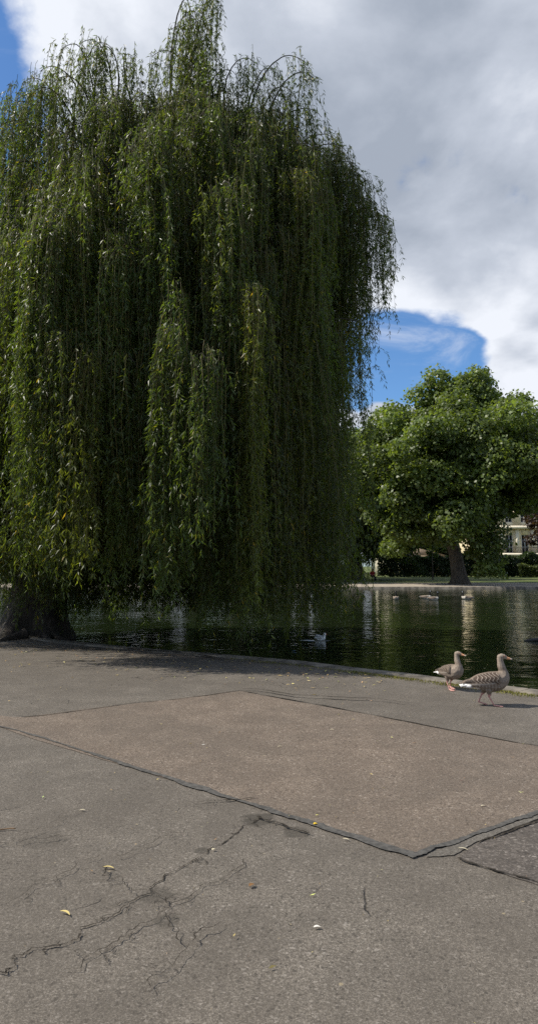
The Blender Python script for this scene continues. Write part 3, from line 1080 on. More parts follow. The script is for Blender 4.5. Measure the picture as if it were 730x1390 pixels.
GT = 'trees on the far bank of the pond'
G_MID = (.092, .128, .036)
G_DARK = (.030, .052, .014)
tg = gp(624, 793)
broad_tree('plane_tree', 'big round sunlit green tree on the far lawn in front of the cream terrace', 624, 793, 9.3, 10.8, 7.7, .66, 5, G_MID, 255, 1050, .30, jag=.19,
           extra=[(.5, -4.2, 5.6, 1.4), (1.2, -4.4, 4.6, 1.3), (.2, -4.4, 3.9, 1.2), (1.5, -4.4, 3.4, 1.1), (.6, -4.6, 2.8, 1.1), (1.7, -4.4, 2.2, .9), (.9, -4.6, 1.7, .9), (1.8, -4.2, 1.2, .7), (.5, -4.4, 1.2, .7), (1.9, -4.0, 6.2, 1.2), (.2, -4.5, 6.8, 1.4),
                  (-1.6, -1, 18.2, 1.5), (1.8, -1, 18.0, 1.5), (2.6, 0, 18.9, .8), (-8.4, -1, 8.2, 1.5), (-8.8, -2, 9.9, 1.5), (-7.6, -2, 6.6, 1.5), (-6.4, -3, 5.2, 1.3), (-5.2, -3, 4.4, 1.2), (8.5, -1, 11, 1.9), (9, -1, 9, 1.7), (7.2, 0, 13.2, 1.6),
                  (4, -6.4, 9.8, 1.7), (6, -4.6, 10, 1.7), (2, -7.2, 9.4, 1.6), (0, -7.6, 8.6, 1.7), (-3, -7, 8.8, 1.6), (5.2, -5, 8.6, 1.3), (-5.5, -5.6, 9, 1.6), (7.4, -3, 12, 1.7), (3, -6, 12.2, 1.7),
                  (-1, 2, 5.0, 1.4), (.2, 3, 5.2, 1.5), (-3.0, 2, 4.6, 1.5), (-4.2, -3, 4.4, 1.3), (-2.4, -4, 4.3, 1.2), (-1.2, -4.4, 5.2, 1.3), (-3.2, -4.6, 5.6, 1.4), (-5.4, -3.6, 6.6, 1.4)],
           group=GT, cutlow=-.86, trunk_top=3.6, lean=-.5, crad=(.11, .19), sep=.45, taper=.42, gap=lambda c, R_: 2.6 < c[0] < 8.0 and c[2] - R_ < 5.4 and c[1] < 9.5)
# the row behind the willow, left to right
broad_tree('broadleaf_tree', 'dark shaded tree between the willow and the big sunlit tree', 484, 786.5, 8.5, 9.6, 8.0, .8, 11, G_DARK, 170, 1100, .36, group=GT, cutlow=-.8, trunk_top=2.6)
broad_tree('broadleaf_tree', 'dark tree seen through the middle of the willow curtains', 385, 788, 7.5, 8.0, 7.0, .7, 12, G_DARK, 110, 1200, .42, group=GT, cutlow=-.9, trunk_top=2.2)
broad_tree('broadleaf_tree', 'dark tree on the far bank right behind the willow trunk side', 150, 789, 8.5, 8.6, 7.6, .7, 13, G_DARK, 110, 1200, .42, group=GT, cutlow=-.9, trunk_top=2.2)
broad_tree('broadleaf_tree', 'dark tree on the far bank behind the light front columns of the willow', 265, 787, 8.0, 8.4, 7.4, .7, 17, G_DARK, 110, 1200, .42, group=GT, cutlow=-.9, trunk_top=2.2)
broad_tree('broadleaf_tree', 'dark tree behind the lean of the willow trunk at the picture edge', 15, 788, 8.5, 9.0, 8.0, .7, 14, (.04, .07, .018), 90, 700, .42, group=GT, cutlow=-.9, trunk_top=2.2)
broad_tree('copper_beech', 'dark purple leaved tree in front of the cream terrace windows', 779, 787, 5.2, 8.0, 5.2, .45, 15, (.034, .020, .021), 80, 900, .30, group=GT, cutlow=-.9, trunk_top=2.0)
broad_tree('broadleaf_tree', 'green tree crown rising behind the dark tree beside the willow', 508, (11.8, 98), 8.5, 13.2, 8.0, .7, 18, (.05, .085, .02), 90, 800, .38, group=GT, cutlow=-.7)
broad_tree('broadleaf_tree', 'added dark tree on the far bank behind the left light columns of the willow', 80, (-23, 68), 8.0, 8.4, 7.4, .6, 41, G_DARK, 100, 1100, .42, group=GT, cutlow=-.9, trunk_top=2.2)  # added to block bright sky reflected in the pond
broad_tree('broadleaf_tree', 'added dark tree on the far bank hidden by the long right hand curtains of the willow', 330, (-3, 68), 7.0, 8.4, 7.6, .6, 42, G_DARK, 100, 1100, .42, group=GT, cutlow=-.9, trunk_top=2.2)  # second tree added to keep sky reflections off the water
for i_, (px_, y_, rx_, zc2, rz_, lb_) in enumerate([(555, 138, 8, 7.5, 6.5, 'distant tree behind the pale house roof'), (607, 136, 8, 8, 7, 'distant tree straight behind the trunk of the big sunlit tree'),
        (655, 137, 8, 8.5, 7.5, 'distant tree beside the near end of the cream terrace'), (470, 136, 9, 9, 8, 'distant tree behind the dark tree and the light bush')]):
    broad_tree('distant_tree', lb_, px_, (at(px_, 780, y_)[0], y_), rx_, zc2, rz_, .5, 60 + i_, (.045, .07, .02), 90, 700, .5, group='trees behind the hedge', cutlow=-.9, trunk_top=2.5)
# young tree
broad_tree('young_tree', 'thin young tree with a slender pale stem on the far lawn', 587, 787, 1.5, 4.0, 1.5, .07, 16, (.06, .10, .022), 22, 1600, .2, group=GT, cutlow=-.9, trunk_top=3.0)


# hedge
def hedge(name, label, x0, x1, y, h, th, seed, tint, leaf=.26, n=26000, group=None):
    W = np.random.default_rng(seed)
    a = Acc()
    L = x1 - x0
    x = W.uniform(0, L, n)
    hh = h * (1 + .13 * np.sin(x * .9 + seed) * np.sin(x * .37) + .08 * np.sin(x * 2.3 + 1))
    f = W.random(n)
    z = np.where(f < .75, W.uniform(0.02, 1, n) ** .9, 1 - .12 * W.random(n)) * hh
    yy = np.where(f < .75, -th / 2 + abs(W.normal(0, .3, n)), W.uniform(-th / 2, th / 2, n)) + .25 * np.sin(x * 1.7 + z * 1.5)
    p = np.stack([x, yy, z], 1)
    nrm = norm(np.array([0, -.5, .4]) + W.normal(0, .6, (n, 3)))
    ax = norm(np.cross(nrm, W.normal(0, 1, (n, 3)))); wv = norm(np.cross(nrm, ax))
    s = W.uniform(.6, 1.3, n) * leaf
    cl = .8 + .35 * np.sin(x * .8 + 3) * np.sin(x * .31)
    c = np.array(tint)[None] * (cl * (1 + W.normal(0, .2, n)).clip(.4, 1.7))[:, None]
    leaf_quads(a, p, ax, wv, s, s * .75, c)
    o = a.build(name, M_TREE_LEAF, None, loc=(x0, y, 0))
    return tag(o, label, 'hedge', group)


HY = 103.0
hx0 = at(512, 780, HY)[0]; hx1 = at(760, 780, HY)[0]
hedge('hedge', 'long dark green hedge behind the lawn under the cream terrace', hx0, hx1, HY, 3.1, 2.4, 31, (.034, .056, .016), .3, 30000)
hb0 = at(425, 780, 96)[0]; hb1 = at(476, 780, 96)[0]
hedge('bush', 'light green low bush behind the hanging willow tips', hb0, hb1, 96, 2.1, 2.0, 33, (.09, .13, .03), .28, 6000)
hb0 = at(704, 780, 98)[0]; hb1 = at(760, 780, 98)[0]
hedge('bush', 'pale yellow green bush in front of the dark hedge under the purple tree', hb0, hb1, 98, 1.7, 1.6, 34, (.10, .125, .032), .26, 4500)
hedge('hedge', 'dark hedge on the far bank behind the willow trunk and curtains', -62, at(420, 780, 96)[0], 98, 3.4, 2.4, 35, (.03, .05, .015), .34, 26000)


# ------------------------------------------------------------------ buildings
M_STUCCO = plain_mat('stucco', (0.86, 0.72, 0.48), .8, .8, .12)
M_STUCCO_W = plain_mat('white_stucco', (0.82, 0.74, 0.58), .8, .8, .1)
M_TANWALL = plain_mat('tan_stucco', (0.42, 0.34, 0.25), .8, .8, .15)
M_SLATE = plain_mat('slate', (0.13, 0.13, 0.14), .6, 3.0, .3)
M_FRAME = plain_mat('white_frame', (0.75, 0.74, 0.70), .5, 3.0, .08)
M_IRON = plain_mat('black_iron', (0.02, 0.02, 0.022), .5, 5.0, .2)
gm = NT('window_glass')
gm.b.inputs['Base Color'].default_value = (.015, .017, .02, 1); gm.b.inputs['Roughness'].default_value = .08
M_GLASS = gm.m


def terrace():
    BY = 114.0
    sc = BY / F_PX
    xs0 = at(640, 760, BY)[0]
    bay = 21.0 * sc                            # spacing of the windows
    nb = 9
    xw = [at(691, 740, BY)[0] + (i - 2) * bay for i in range(nb)]
    x0 = xw[0] - bay * .55; x1 = xw[-1] + bay * .55
    Wd = x1 - x0
    root = empty('terrace_house', (0, 0, 0))
    tag(root, 'long cream stucco terrace with tall balcony windows over arched openings', 'building')
    z_arch = at(700, 757, BY)[2]; z_bal = at(700, 751, BY)[2]; z_wt = at(700, 726, BY)[2]; z_co = at(700, 718, BY)[2]; z_top = z_co + 4.6
    w = Acc()
    hw = 0.58
    fy = BY
    # ground floor piers between arches, wall strips between windows
    edges = [x0] + [v for x in xw for v in (x - hw, x + hw)] + [x1]
    for i in range(0, len(edges), 2):
        a_, b_ = edges[i], edges[i + 1]
        w.box((a_ + b_) / 2, fy + .3, (z_bal + .15 + z_co) / 2, b_ - a_, .6, z_co - z_bal - .15)
        w.box((a_ + b_) / 2, fy + .3, (z_co + .5 + z_top) / 2, b_ - a_, .6, z_top - z_co - .5)
    for x in xw:                                # lintels and spandrels
        w.box(x, fy + .3, (z_wt + z_co) / 2, hw * 2, .6, z_co - z_wt)
        w.box(x, fy + .3, (z_top - .55), hw * 2, .6, 1.1)
        w.box(x, fy + .3, z_co + .8, hw * 2, .6, .6)
    body = w.build('wall', M_STUCCO, root)
    w = Acc()
    w.box((x0 + x1) / 2, fy + 5.3, z_top / 2, Wd, 9.4, z_top)
    w.build('house_core', M_STUCCO, root)
    # ground floor with arches
    g = Acc()
    aw = .62
    for i in range(len(xw) + 1):
        a_ = x0 if i == 0 else xw[i - 1] + aw
        b_ = x1 if i == len(xw) else xw[i] - aw
        g.box((a_ + b_) / 2, fy + .28, z_arch / 2, b_ - a_, .66, z_arch)
    for x in xw:                               # arch heads as wedge fans
        n = 10
        zt = z_arch; r = aw; zc_ = zt - aw - .12
        for j in range(n):
            t0, t1 = math.pi * j / n, math.pi * (j + 1) / n
            xa, za, xb, zb = x + r * math.cos(t0), zc_ + r * math.sin(t0), x + r * math.cos(t1), zc_ + r * math.sin(t1)
            v = [(xa, fy - .05, za), (xb, fy - .05, zb), (xb, fy - .05, zt), (xa, fy - .05, zt), (xa, fy + .61, za), (xb, fy + .61, zb), (xb, fy + .61, zt), (xa, fy + .61, zt)]
            g.add(v, q=[[0, 1, 2, 3], [7, 6, 5, 4], [0, 4, 5, 1], [3, 2, 6, 7]])
    g.build('ground_storey', plain_mat('warm_stucco', (.56, .40, .25), .8, .8, .15), root)
    c = Acc()
    c.box((x0 + x1) / 2, fy - .35, z_bal - .2, Wd + .3, 1.5, .42)
    c.build('balcony_slab', M_STUCCO_W, root)
    c = Acc()
    c.box((x0 + x1) / 2, fy - .18, z_co + .25, Wd + .5, 1.1, .5)
    c.box((x0 + x1) / 2, fy - .1, z_top + .22, Wd + .5, 1.0, .45)
    c.build('cornice', M_STUCCO_W, root)
    for i in range(nb - 1):
        pil = Acc()
        x = (xw[i] + xw[i + 1]) / 2
        pil.box(x, fy - .10, (z_bal + z_co) / 2 + .05, .55, .19, z_co - z_bal - .1)
        pil.build('pilaster', M_STUCCO_W, root)
    rl = Acc()
    rl.box((x0 + x1) / 2, fy - 1.0, z_bal + .95, Wd, .06, .06)
    nbar = int(Wd / .22)
    for i in range(nbar):
        rl.box(x0 + .1 + i * .22, fy - 1.0, z_bal + .47, .03, .03, .92)
    rl.build('balcony_railing', M_IRON, root)
    rf = Acc()
    v = [(x0, fy + .5, z_top + .45), (x1, fy + .5, z_top + .45), (x1, fy + 9, z_top + .45), (x0, fy + 9, z_top + .45), (x0, fy + 4.7, z_top + 3.0), (x1, fy + 4.7, z_top + 3.0)]
    rf.add(v, q=[[0, 1, 5, 4], [2, 3, 4, 5], [3, 2, 1, 0]], t=[[0, 4, 3], [1, 2, 5]])
    rf.build('roof', M_SLATE, root)
    for x in xw:
        for (zb, zt_) in ((z_bal + .02, z_wt), (z_co + 1.1, z_top - 1.1)):
            f = Acc()
            hgt = zt_ - zb
            for sx_i in (-1, 1): f.box(x + sx_i * (hw - .05), fy + .16, zb + hgt / 2, .1, .1, hgt)
            f.box(x, fy + .16, zb + hgt / 2, .07, .08, hgt)
            for k in range(4): f.box(x, fy + .155, zb + hgt * k / 3.0 * .98 + .03, hw * 2 - .2, .07, .06)
            fo = f.build('window', M_FRAME, root)
            p = Acc(); p.box(x, fy + .24, zb + hgt / 2, hw * 2, .04, hgt)
            p.build('pane', M_GLASS, fo)
        p = Acc(); p.box(x, fy + .585, z_arch / 2, aw * 2, .03, z_arch)
        p.build('arched_opening', M_GLASS, root)


terrace()


def pale_house():
    Y = 125.0
    x0 = at(512, 760, Y)[0]; xm = at(544, 760, Y)[0]; x1 = at(606, 760, Y)[0]
    zt = at(530, 738, Y)[2]; zr = at(550, 757, Y)[2]
    root = empty('pale_house', (0, 0, 0))
    tag(root, 'white house glimpsed above the hedge under the crown of the big tree', 'building')
    a = Acc(); a.box((x0 + xm) / 2, Y + 4, zt / 2, xm - x0, 8, zt); a.build('wall', M_STUCCO_W, root)
    a = Acc(); a.box((xm + x1) / 2 + .02, Y + 4.6, zr / 2 + .2, x1 - xm, 6.8, zr + .4); a.build('side_wing', M_TANWALL, root)
    a = Acc()
    v = [(x0 - .3, Y - .4, zt), (xm + .3, Y - .4, zt), (xm + .3, Y + 8.4, zt), (x0 - .3, Y + 8.4, zt), (x0 + 1, Y + 4, zt + 2.2), (xm - 1, Y + 4, zt + 2.2)]
    a.add(v, q=[[0, 1, 5, 4], [2, 3, 4, 5], [3, 2, 1, 0]], t=[[0, 4, 3], [1, 2, 5]])
    a.build('roof', M_SLATE, root)
    a = Acc()
    v = [(xm + .05, Y + .9, zr + .41), (x1 + .3, Y + .9, zr + .41), (x1 + .3, Y + 8.3, zr + .41), (xm + .05, Y + 8.3, zr + .41), (xm + .05, Y + 4.6, zr + 2.3), (xm + 2.2, Y + 4.6, zr + 2.3)]
    a.add(v, q=[[0, 1, 5, 4], [2, 3, 4, 5], [3, 2, 1, 0]], t=[[0, 4, 3], [1, 2, 5]])
    a.build('wing_roof', plain_mat('tan_tiles', (.30, .23, .17), .8, 4., .3), root)


pale_house()


# ------------------------------------------------------------------ animals
def ico(sub=2):
    bm = bmesh.new(); bmesh.ops.create_icosphere(bm, subdivisions=sub, radius=1.0)
    v = np.array([x.co[:] for x in bm.verts]); f = np.array([[y.index for y in x.verts] for x in bm.faces])
    bm.free(); return v, f


ICO_V, ICO_F = ico(2)


class Blob:
    """sculpts a body out of many overlapping ellipsoids fused into one skin"""
    def __init__(self): self.v, self.f, self.n = [], [], 0

    def ell(self, c, r, rot=None):
        v = ICO_V * np.array(r)
        if rot is not None: v = v @ np.array(rot.to_matrix()).T
        self.v.append(v + np.array(c)); self.f.append(ICO_F + self.n); self.n += len(ICO_V)

    def sweep(self, keys, n=40):
        """keys: x, y, z, half width, half height, pitch of the section; smooth interpolation"""
        k = np.array(keys, float); m = len(k)
        t = np.linspace(0, m - 1, n)
        i = np.clip(t.astype(int), 0, m - 2); f = t - i
        p0 = k[np.clip(i - 1, 0, m - 1)]; p1 = k[i]; p2 = k[i + 1]; p3 = k[np.clip(i + 2, 0, m - 1)]
        f = f[:, None]
        c = .5 * ((2 * p1) + (-p0 + p2) * f + (2 * p0 - 5 * p1 + 4 * p2 - p3) * f ** 2 + (-p0 + 3 * p1 - 3 * p2 + p3) * f ** 3)
        for row in c:
            self.ell(row[:3], (max(.003, min(row[3], row[4])) if len(row) < 6 else row[5], max(.003, row[3]), max(.003, row[4])))

    def line(self, p, q, r0, r1, n=10):
        for t in np.linspace(0, 1, n):
            r = r0 + (r1 - r0) * t
            self.ell(np.array(p) * (1 - t) + np.array(q) * t, (r, r, r))

    def mesh(self, name, voxel, smooth_it, paint, mat):
        v = np.concatenate(self.v); f = np.concatenate(self.f)
        me = bpy.data.meshes.new(name + '_raw')
        me.from_pydata(v.tolist(), [], f.tolist())
        o = bpy.data.objects.new(name, me); COL.objects.link(o)
        md = o.modifiers.new('r', 'REMESH'); md.mode = 'VOXEL'; md.voxel_size = voxel
        if smooth_it:
            ms = o.modifiers.new('s', 'SMOOTH'); ms.factor = .5; ms.iterations = smooth_it
        dg = bpy.context.evaluated_depsgraph_get()
        ev = o.evaluated_get(dg)
        m2 = bpy.data.meshes.new_from_object(ev)
        m2.name = name
        o.modifiers.clear(); o.data = m2
        bpy.data.meshes.remove(me)
        n = len(m2.vertices)
        cov = np.empty(n * 3); m2.vertices.foreach_get('co', cov); cov = cov.reshape(-1, 3)
        col = paint(cov)
        at_ = m2.attributes.new('tint', 'FLOAT_COLOR', 'POINT')
        at_.data.foreach_set('color', np.concatenate([col, np.ones((n, 1))], 1).astype(np.float32).ravel())
        m2.materials.clear(); m2.materials.append(mat)
        m2.polygons.foreach_set('use_smooth', np.ones(len(m2.polygons), dtype=bool))
        return o


def paintmix(c, mask, col):
    m = np.clip(mask, 0, 1)[:, None]
    return c * (1 - m) + np.array(col)[None] * m


def sst(x, a, b):
    t = np.clip((x - a) / (b - a), 0, 1); return t * t * (3 - 2 * t)


def greylag(step, head_turn=0.0):
    b = Blob()
    b.sweep([(-.285, 0, .238, .018, .010), (-.235, 0, .243, .045, .022), (-.17, 0, .258, .082, .058), (-.09, 0, .266, .108, .092), (0, 0, .270, .122, .112), (.08, 0, .276, .117, .113),
             (.14, 0, .300, .094, .094), (.165, 0, .345, .068, .070), (.163, 0, .395, .048, .052), (.148, 0, .445, .044, .047), (.142, 0, .488, .038, .040), (.137, 0, .53, .035, .036)], 90)
    h = Vector((.140, 0, .550)); ct, st_ = math.cos(head_turn), math.sin(head_turn)
    def hd(x, z, y=0): return (h.x + x * ct - y * st_, x * st_ + y * ct, h.z + z)
    for (x, z, ry, rz, rx) in [(0, 0, .034, .034, .036), (.018, .006, .034, .034, .034), (.038, .004, .031, .030, .03), (.055, -.002, .025, .025, .025), (.068, -.008, .019, .021, .02)]:
        b.ell(hd(x, z), (rx, ry, rz))
    for t in np.linspace(0, 1, 8):                       # bill
        b.ell(hd(.074 + .050 * t, -.010 - .014 * t), (.014, .0155 - .006 * t, .0185 - .011 * t))
    # folded wings
    for s in (-1, 1):
        for t in np.linspace(0, 1, 26):
            x = .085 - .35 * t
            b.ell((x, s * (.105 - .035 * t - .055 * t ** 3), .312 - .045 * t), (.03, .030 - .012 * t, .062 - .048 * t ** 1.3), None)
        for t in np.linspace(0, 1, 8):                  # crossing primaries above the tail
            b.ell((-.20 - .115 * t, s * (.035 - .022 * t), .272 - .022 * t), (.02, .010, .008))
    for s in (-1, 0, 1):                                # tail fan
        b.line((-.22, s * .02, .235), (-.325, s * .045, .222), .018, .008, 8)
    b.ell((-.215, 0, .222), (.075, .058, .03))
    # thighs, shanks, webbed feet
    for s, dx in ((-1, step), (1, -step)):
        kx, ky = -.035 + dx * .35, s * .055
        b.line((-.02, s * .05, .20), (kx, ky, .135), .045, .020, 8)
        back = dx < 0
        fx = -.025 + dx
        b.line((kx, ky, .135), (kx - .012, ky, .118), .017, .012, 3)
        ankle = (fx - .012, ky, .016 + (.018 if back else 0))
        b.line((kx - .012, ky, .118), ankle, .0105, .009, 14)
        lift = .016 if back else 0.0
        for yy in (-.036, 0, .036):
            tip = (fx + .088 - abs(yy) * .35, ky + yy, .0065)
            b.line(ankle, tip, .0095, .0055, 14)
        for t in np.linspace(.15, 1, 10):
            b.ell((ankle[0] + (.078) * t, ky, ankle[2] * (1 - t) + .005 * t), (.010, .030 * t, .0045))
    def paint(v):
        x, y, z = v[:, 0], v[:, 1], v[:, 2]
        W = np.random.default_rng(4)
        c = np.tile(np.array([.175, .136, .104]), (len(v), 1))
        wing = sst(z, .25, .27) * sst(-x, -.10, -.07) * sst(np.abs(y), .02, .04) * (z < .40)
        c = paintmix(c, wing, (.072, .051, .038))
        # pale feather edges on wings and flanks
        row = np.sin((x * 1.0 + .35 * z) * 2 * math.pi / .042 + 2.2 * np.sin(z * 90))
        c = paintmix(c, wing * sst(row, .72, .95) * .75, (.42, .36, .30))
        fl = sst(z, .29, .25) * sst(z, .16, .19) * (x < .12) * (x > -.2)
        c = paintmix(c, fl * (1 - wing) * .6, (.20, .16, .128))
        c = paintmix(c, fl * (1 - wing) * sst(np.sin(x * 2 * math.pi / .036 + 20 * z), .7, .95) * .6, (.42, .36, .31))
        c = paintmix(c, wing * sst(-x, .16, .22) * .9, (.050, .040, .034))
        line = np.exp(-((z - (.262 + .10 * (x + .02))) / .006) ** 2) * (x < .05) * (x > -.24) * sst(np.abs(y), .05, .07)
        c = paintmix(c, line * .55, (.55, .49, .43))
        # breast and neck
        c = paintmix(c, sst(x, .08, .14) * sst(z, .43, .36) * .7, (.28, .23, .185))
        nk = sst(z, .40, .46)
        c = paintmix(c, nk, (.27, .22, .175))
        c = paintmix(c, nk * sst(np.sin(np.arctan2(y, x - .14) * 9 + z * 30), .6, 1) * .25 * (z < .52), (.2, .16, .13))
        # rump and undertail white
        c = paintmix(c, sst(-x, .20, .225) * sst(z, .252, .240), (.80, .78, .75))
        c = paintmix(c, sst(-x, .10, .16) * sst(z, .22, .20) * (z > .15), (.72, .69, .65))
        # bill, eye, legs
        lx = (x - h.x) * ct + y * st_; ly = -(x - h.x) * st_ + y * ct; lz = z - h.z
        c = paintmix(c, (lx > .069) * (z > .45), (.72, .36, .20))
        c = paintmix(c, (lx > .114) * (z > .45), (.75, .62, .52))
        e_ = (lx - .038) ** 2 + (lz - .012) ** 2
        c = paintmix(c, (e_ < .0088 ** 2) * (np.abs(ly) > .018) * (z > .45), (.55, .26, .13))
        c = paintmix(c, (e_ < .006 ** 2) * (np.abs(ly) > .018) * (z > .45), (.01, .008, .006))
        c = paintmix(c, sst(z, .146, .126), (.50, .27, .23))
        return c
    return b.mesh('greylag_goose', .0048, 2, paint, M_FEATHER)


g1 = greylag(.075)
p = gp(664, 958)
g1.location = (p[0], p[1], .0)
g1.rotation_euler = (0, 0, R(-4))
tag(g1, 'large grey brown goose walking with white tail and pink legs, nearer of the pair', 'goose')
g2 = greylag(.055, R(40))
p = gp(612, 936.5)
g2.location = (p[0], p[1], .0)
g2.rotation_euler = (0, 0, R(-62))
g2.scale = (.86, .86, .86)
tag(g2, 'smaller pale goose standing at the kerb behind the walking goose, breast towards us', 'goose')


def swimming_goose():
    b = Blob()
    b.sweep([(-.33, 0, .13, .02, .012), (-.26, 0, .11, .06, .035), (-.15, 0, .09, .11, .075), (0, 0, .08, .135, .10), (.12, 0, .08, .125, .095), (.20, 0, .10, .085, .075), (.225, 0, .17, .048, .052),
             (.215, 0, .26, .034, .036), (.215, 0, .34, .032, .034), (.225, 0, .385, .036, .036), (.255, 0, .392, .034, .033), (.285, 0, .382, .022, .022), (.325, 0, .370, .012, .010)], 80)
    for s in (-1, 1):
        for t in np.linspace(0, 1, 20):
            b.ell((.11 - .38 * t, s * (.115 - .06 * t), .125 - .005 * t), (.03, .03 - .012 * t, .06 - .045 * t))
    def paint(v):
        x, y, z = v[:, 0], v[:, 1], v[:, 2]
        c = np.tile(np.array([.20, .155, .115]), (len(v), 1))
        c = paintmix(c, sst(x, .05, .14) * (z < .2), (.50, .45, .38))
        c = paintmix(c, sst(z, .07, .045), (.55, .50, .43))
        c = paintmix(c, sst(np.sin(x * 2 * math.pi / .05 + 25 * z), .6, .95) * (z > .1) * (x < .1) * .5, (.42, .36, .29))
        c = paintmix(c, sst(-x, .24, .26) * (z < .12), (.8, .78, .74))
        c = paintmix(c, sst(-x, .27, .29) * (z >= .115), (.02, .018, .016))
        c = paintmix(c, sst(z, .155, .18) * (x > .12), (.012, .011, .011))
        ch = ((x - .238) / .022) ** 2 + ((z - .375) / .03) ** 2
        c = paintmix(c, (ch < 1) * (np.abs(y) > .012), (.78, .76, .72))
        return c
    return b.mesh('canada_goose', .009, 2, paint, M_FEATHER)


cg = swimming_goose()
swim = [(537, 814.0, 80, 'black necked goose swimming alone by the bright reflection under the willow tip'),
        (577, 812.5, -5, 'black necked goose swimming rear left of a close pair on the pond'),
        (587, 814.5, 4, 'black necked goose swimming just ahead of its close neighbour on the pond'),
        (634, 813.5, 170, 'black necked goose swimming alone below the big tree trunk')]
for i, (px, py, rz, lb) in enumerate(swim):
    o = cg if i == 0 else cg.copy()
    if i: COL.objects.link(o)
    p = gp(px, py, WATER_Z)
    o.location = (p[0], p[1], WATER_Z - .015)
    o.rotation_euler = (0, 0, R(rz))
    o.scale = (1.08,) * 3
    tag(o, lb, 'goose', 'geese swimming along the far bank')


def gull():
    b = Blob()
    b.sweep([(-.15, 0, .075, .016, .010), (-.09, 0, .055, .042, .032), (0, 0, .04, .062, .052), (.06, 0, .05, .052, .05), (.085, 0, .085, .036, .036), (.09, 0, .125, .033, .033), (.10, 0, .15, .033, .031), (.125, 0, .148, .018, .018), (.158, 0, .138, .006, .006)], 60)
    for s in (-1, 1):
        for t in np.linspace(0, 1, 16):
            b.ell((.04 - .17 * t, s * (.058 - .01 * t), .075 + .055 * t), (.02, .014, .034 - .022 * t))
    def paint(v):
        x, y, z = v[:, 0], v[:, 1], v[:, 2]
        c = np.tile(np.array([.82, .82, .80]), (len(v), 1))
        w = sst(np.abs(y), .03, .045) * sst(z, .055, .07) * (x < .055)
        c = paintmix(c, w * .9, (.50, .52, .55))
        c = paintmix(c, w * (x < -.10), (.05, .05, .05))
        c = paintmix(c, (((x - .088) / .014) ** 2 + ((z - .148) / .014) ** 2 < 1) * (np.abs(y) > .018), (.03, .03, .03))
        c = paintmix(c, x > .132, (.30, .05, .03))
        return c
    return b.mesh('gull', .005, 2, paint, M_FEATHER)


gl = gull()
p = gp(435, 869, WATER_Z)
gl.location = (p[0], p[1], WATER_Z - .008)
gl.rotation_euler = (0, 0, R(-20))
gl.scale = (1.0,) * 3
tag(gl, 'small white gull floating on the dark water beside the willow tips', 'gull')

# little wake of the gull: low ridges of water
wk = Acc()
t = np.linspace(0, 1, 30)
for (dx0, dx1, dy, hgt) in [(-.62, .10, -.02, .007), (-.45, .25, -.13, .004), (.10, .42, .03, .004)]:
    x = p[0] + dx0 + (dx1 - dx0) * t; y = p[1] + dy + .015 * np.sin(t * 9)
    hh = hgt * np.sin(t * math.pi) + .0006
    rows = []
    for (oy, k) in ((-.05, 0), (-.02, .7), (0, 1), (.02, .7), (.05, 0)):
        rows.append(np.stack([x, y + oy, WATER_Z + .001 + hh * k], 1))
    v = np.stack(rows, 1).reshape(-1, 3)
    q = [[i * 5 + j, (i + 1) * 5 + j, (i + 1) * 5 + j + 1, i * 5 + j + 1] for i in range(29) for j in range(4)]
    wk.add(v, q=q)
o = wk.build('water_ripples', M_WATER, None, True); o['kind'] = 'structure'

# dark driftwood lying low in the water at the right
dw = Acc()
p = gp(737, 870, WATER_Z)
tt_ = np.linspace(-1, 1, 14)
dw.tube(np.stack([p[0] + tt_ * .45, p[1] + .03 * np.sin(tt_ * 3), WATER_Z + .03 - .03 * tt_ ** 2], 1), .055 * (1 - .55 * tt_ ** 2), 9)
dw.tube(np.stack([p[0] + .05 + tt_[:7] * .0 + np.linspace(0, .2, 7), p[1] + np.linspace(0, -.1, 7), WATER_Z + .03 + np.linspace(0, .08, 7)], 1), np.linspace(.02, .008, 7), 6)
o = dw.build('driftwood', plain_mat('wet_wood', (.02, .017, .015), .4, 12., .4), None, True)
tag(o, 'dark log floating low on the water beyond the geese', 'log')


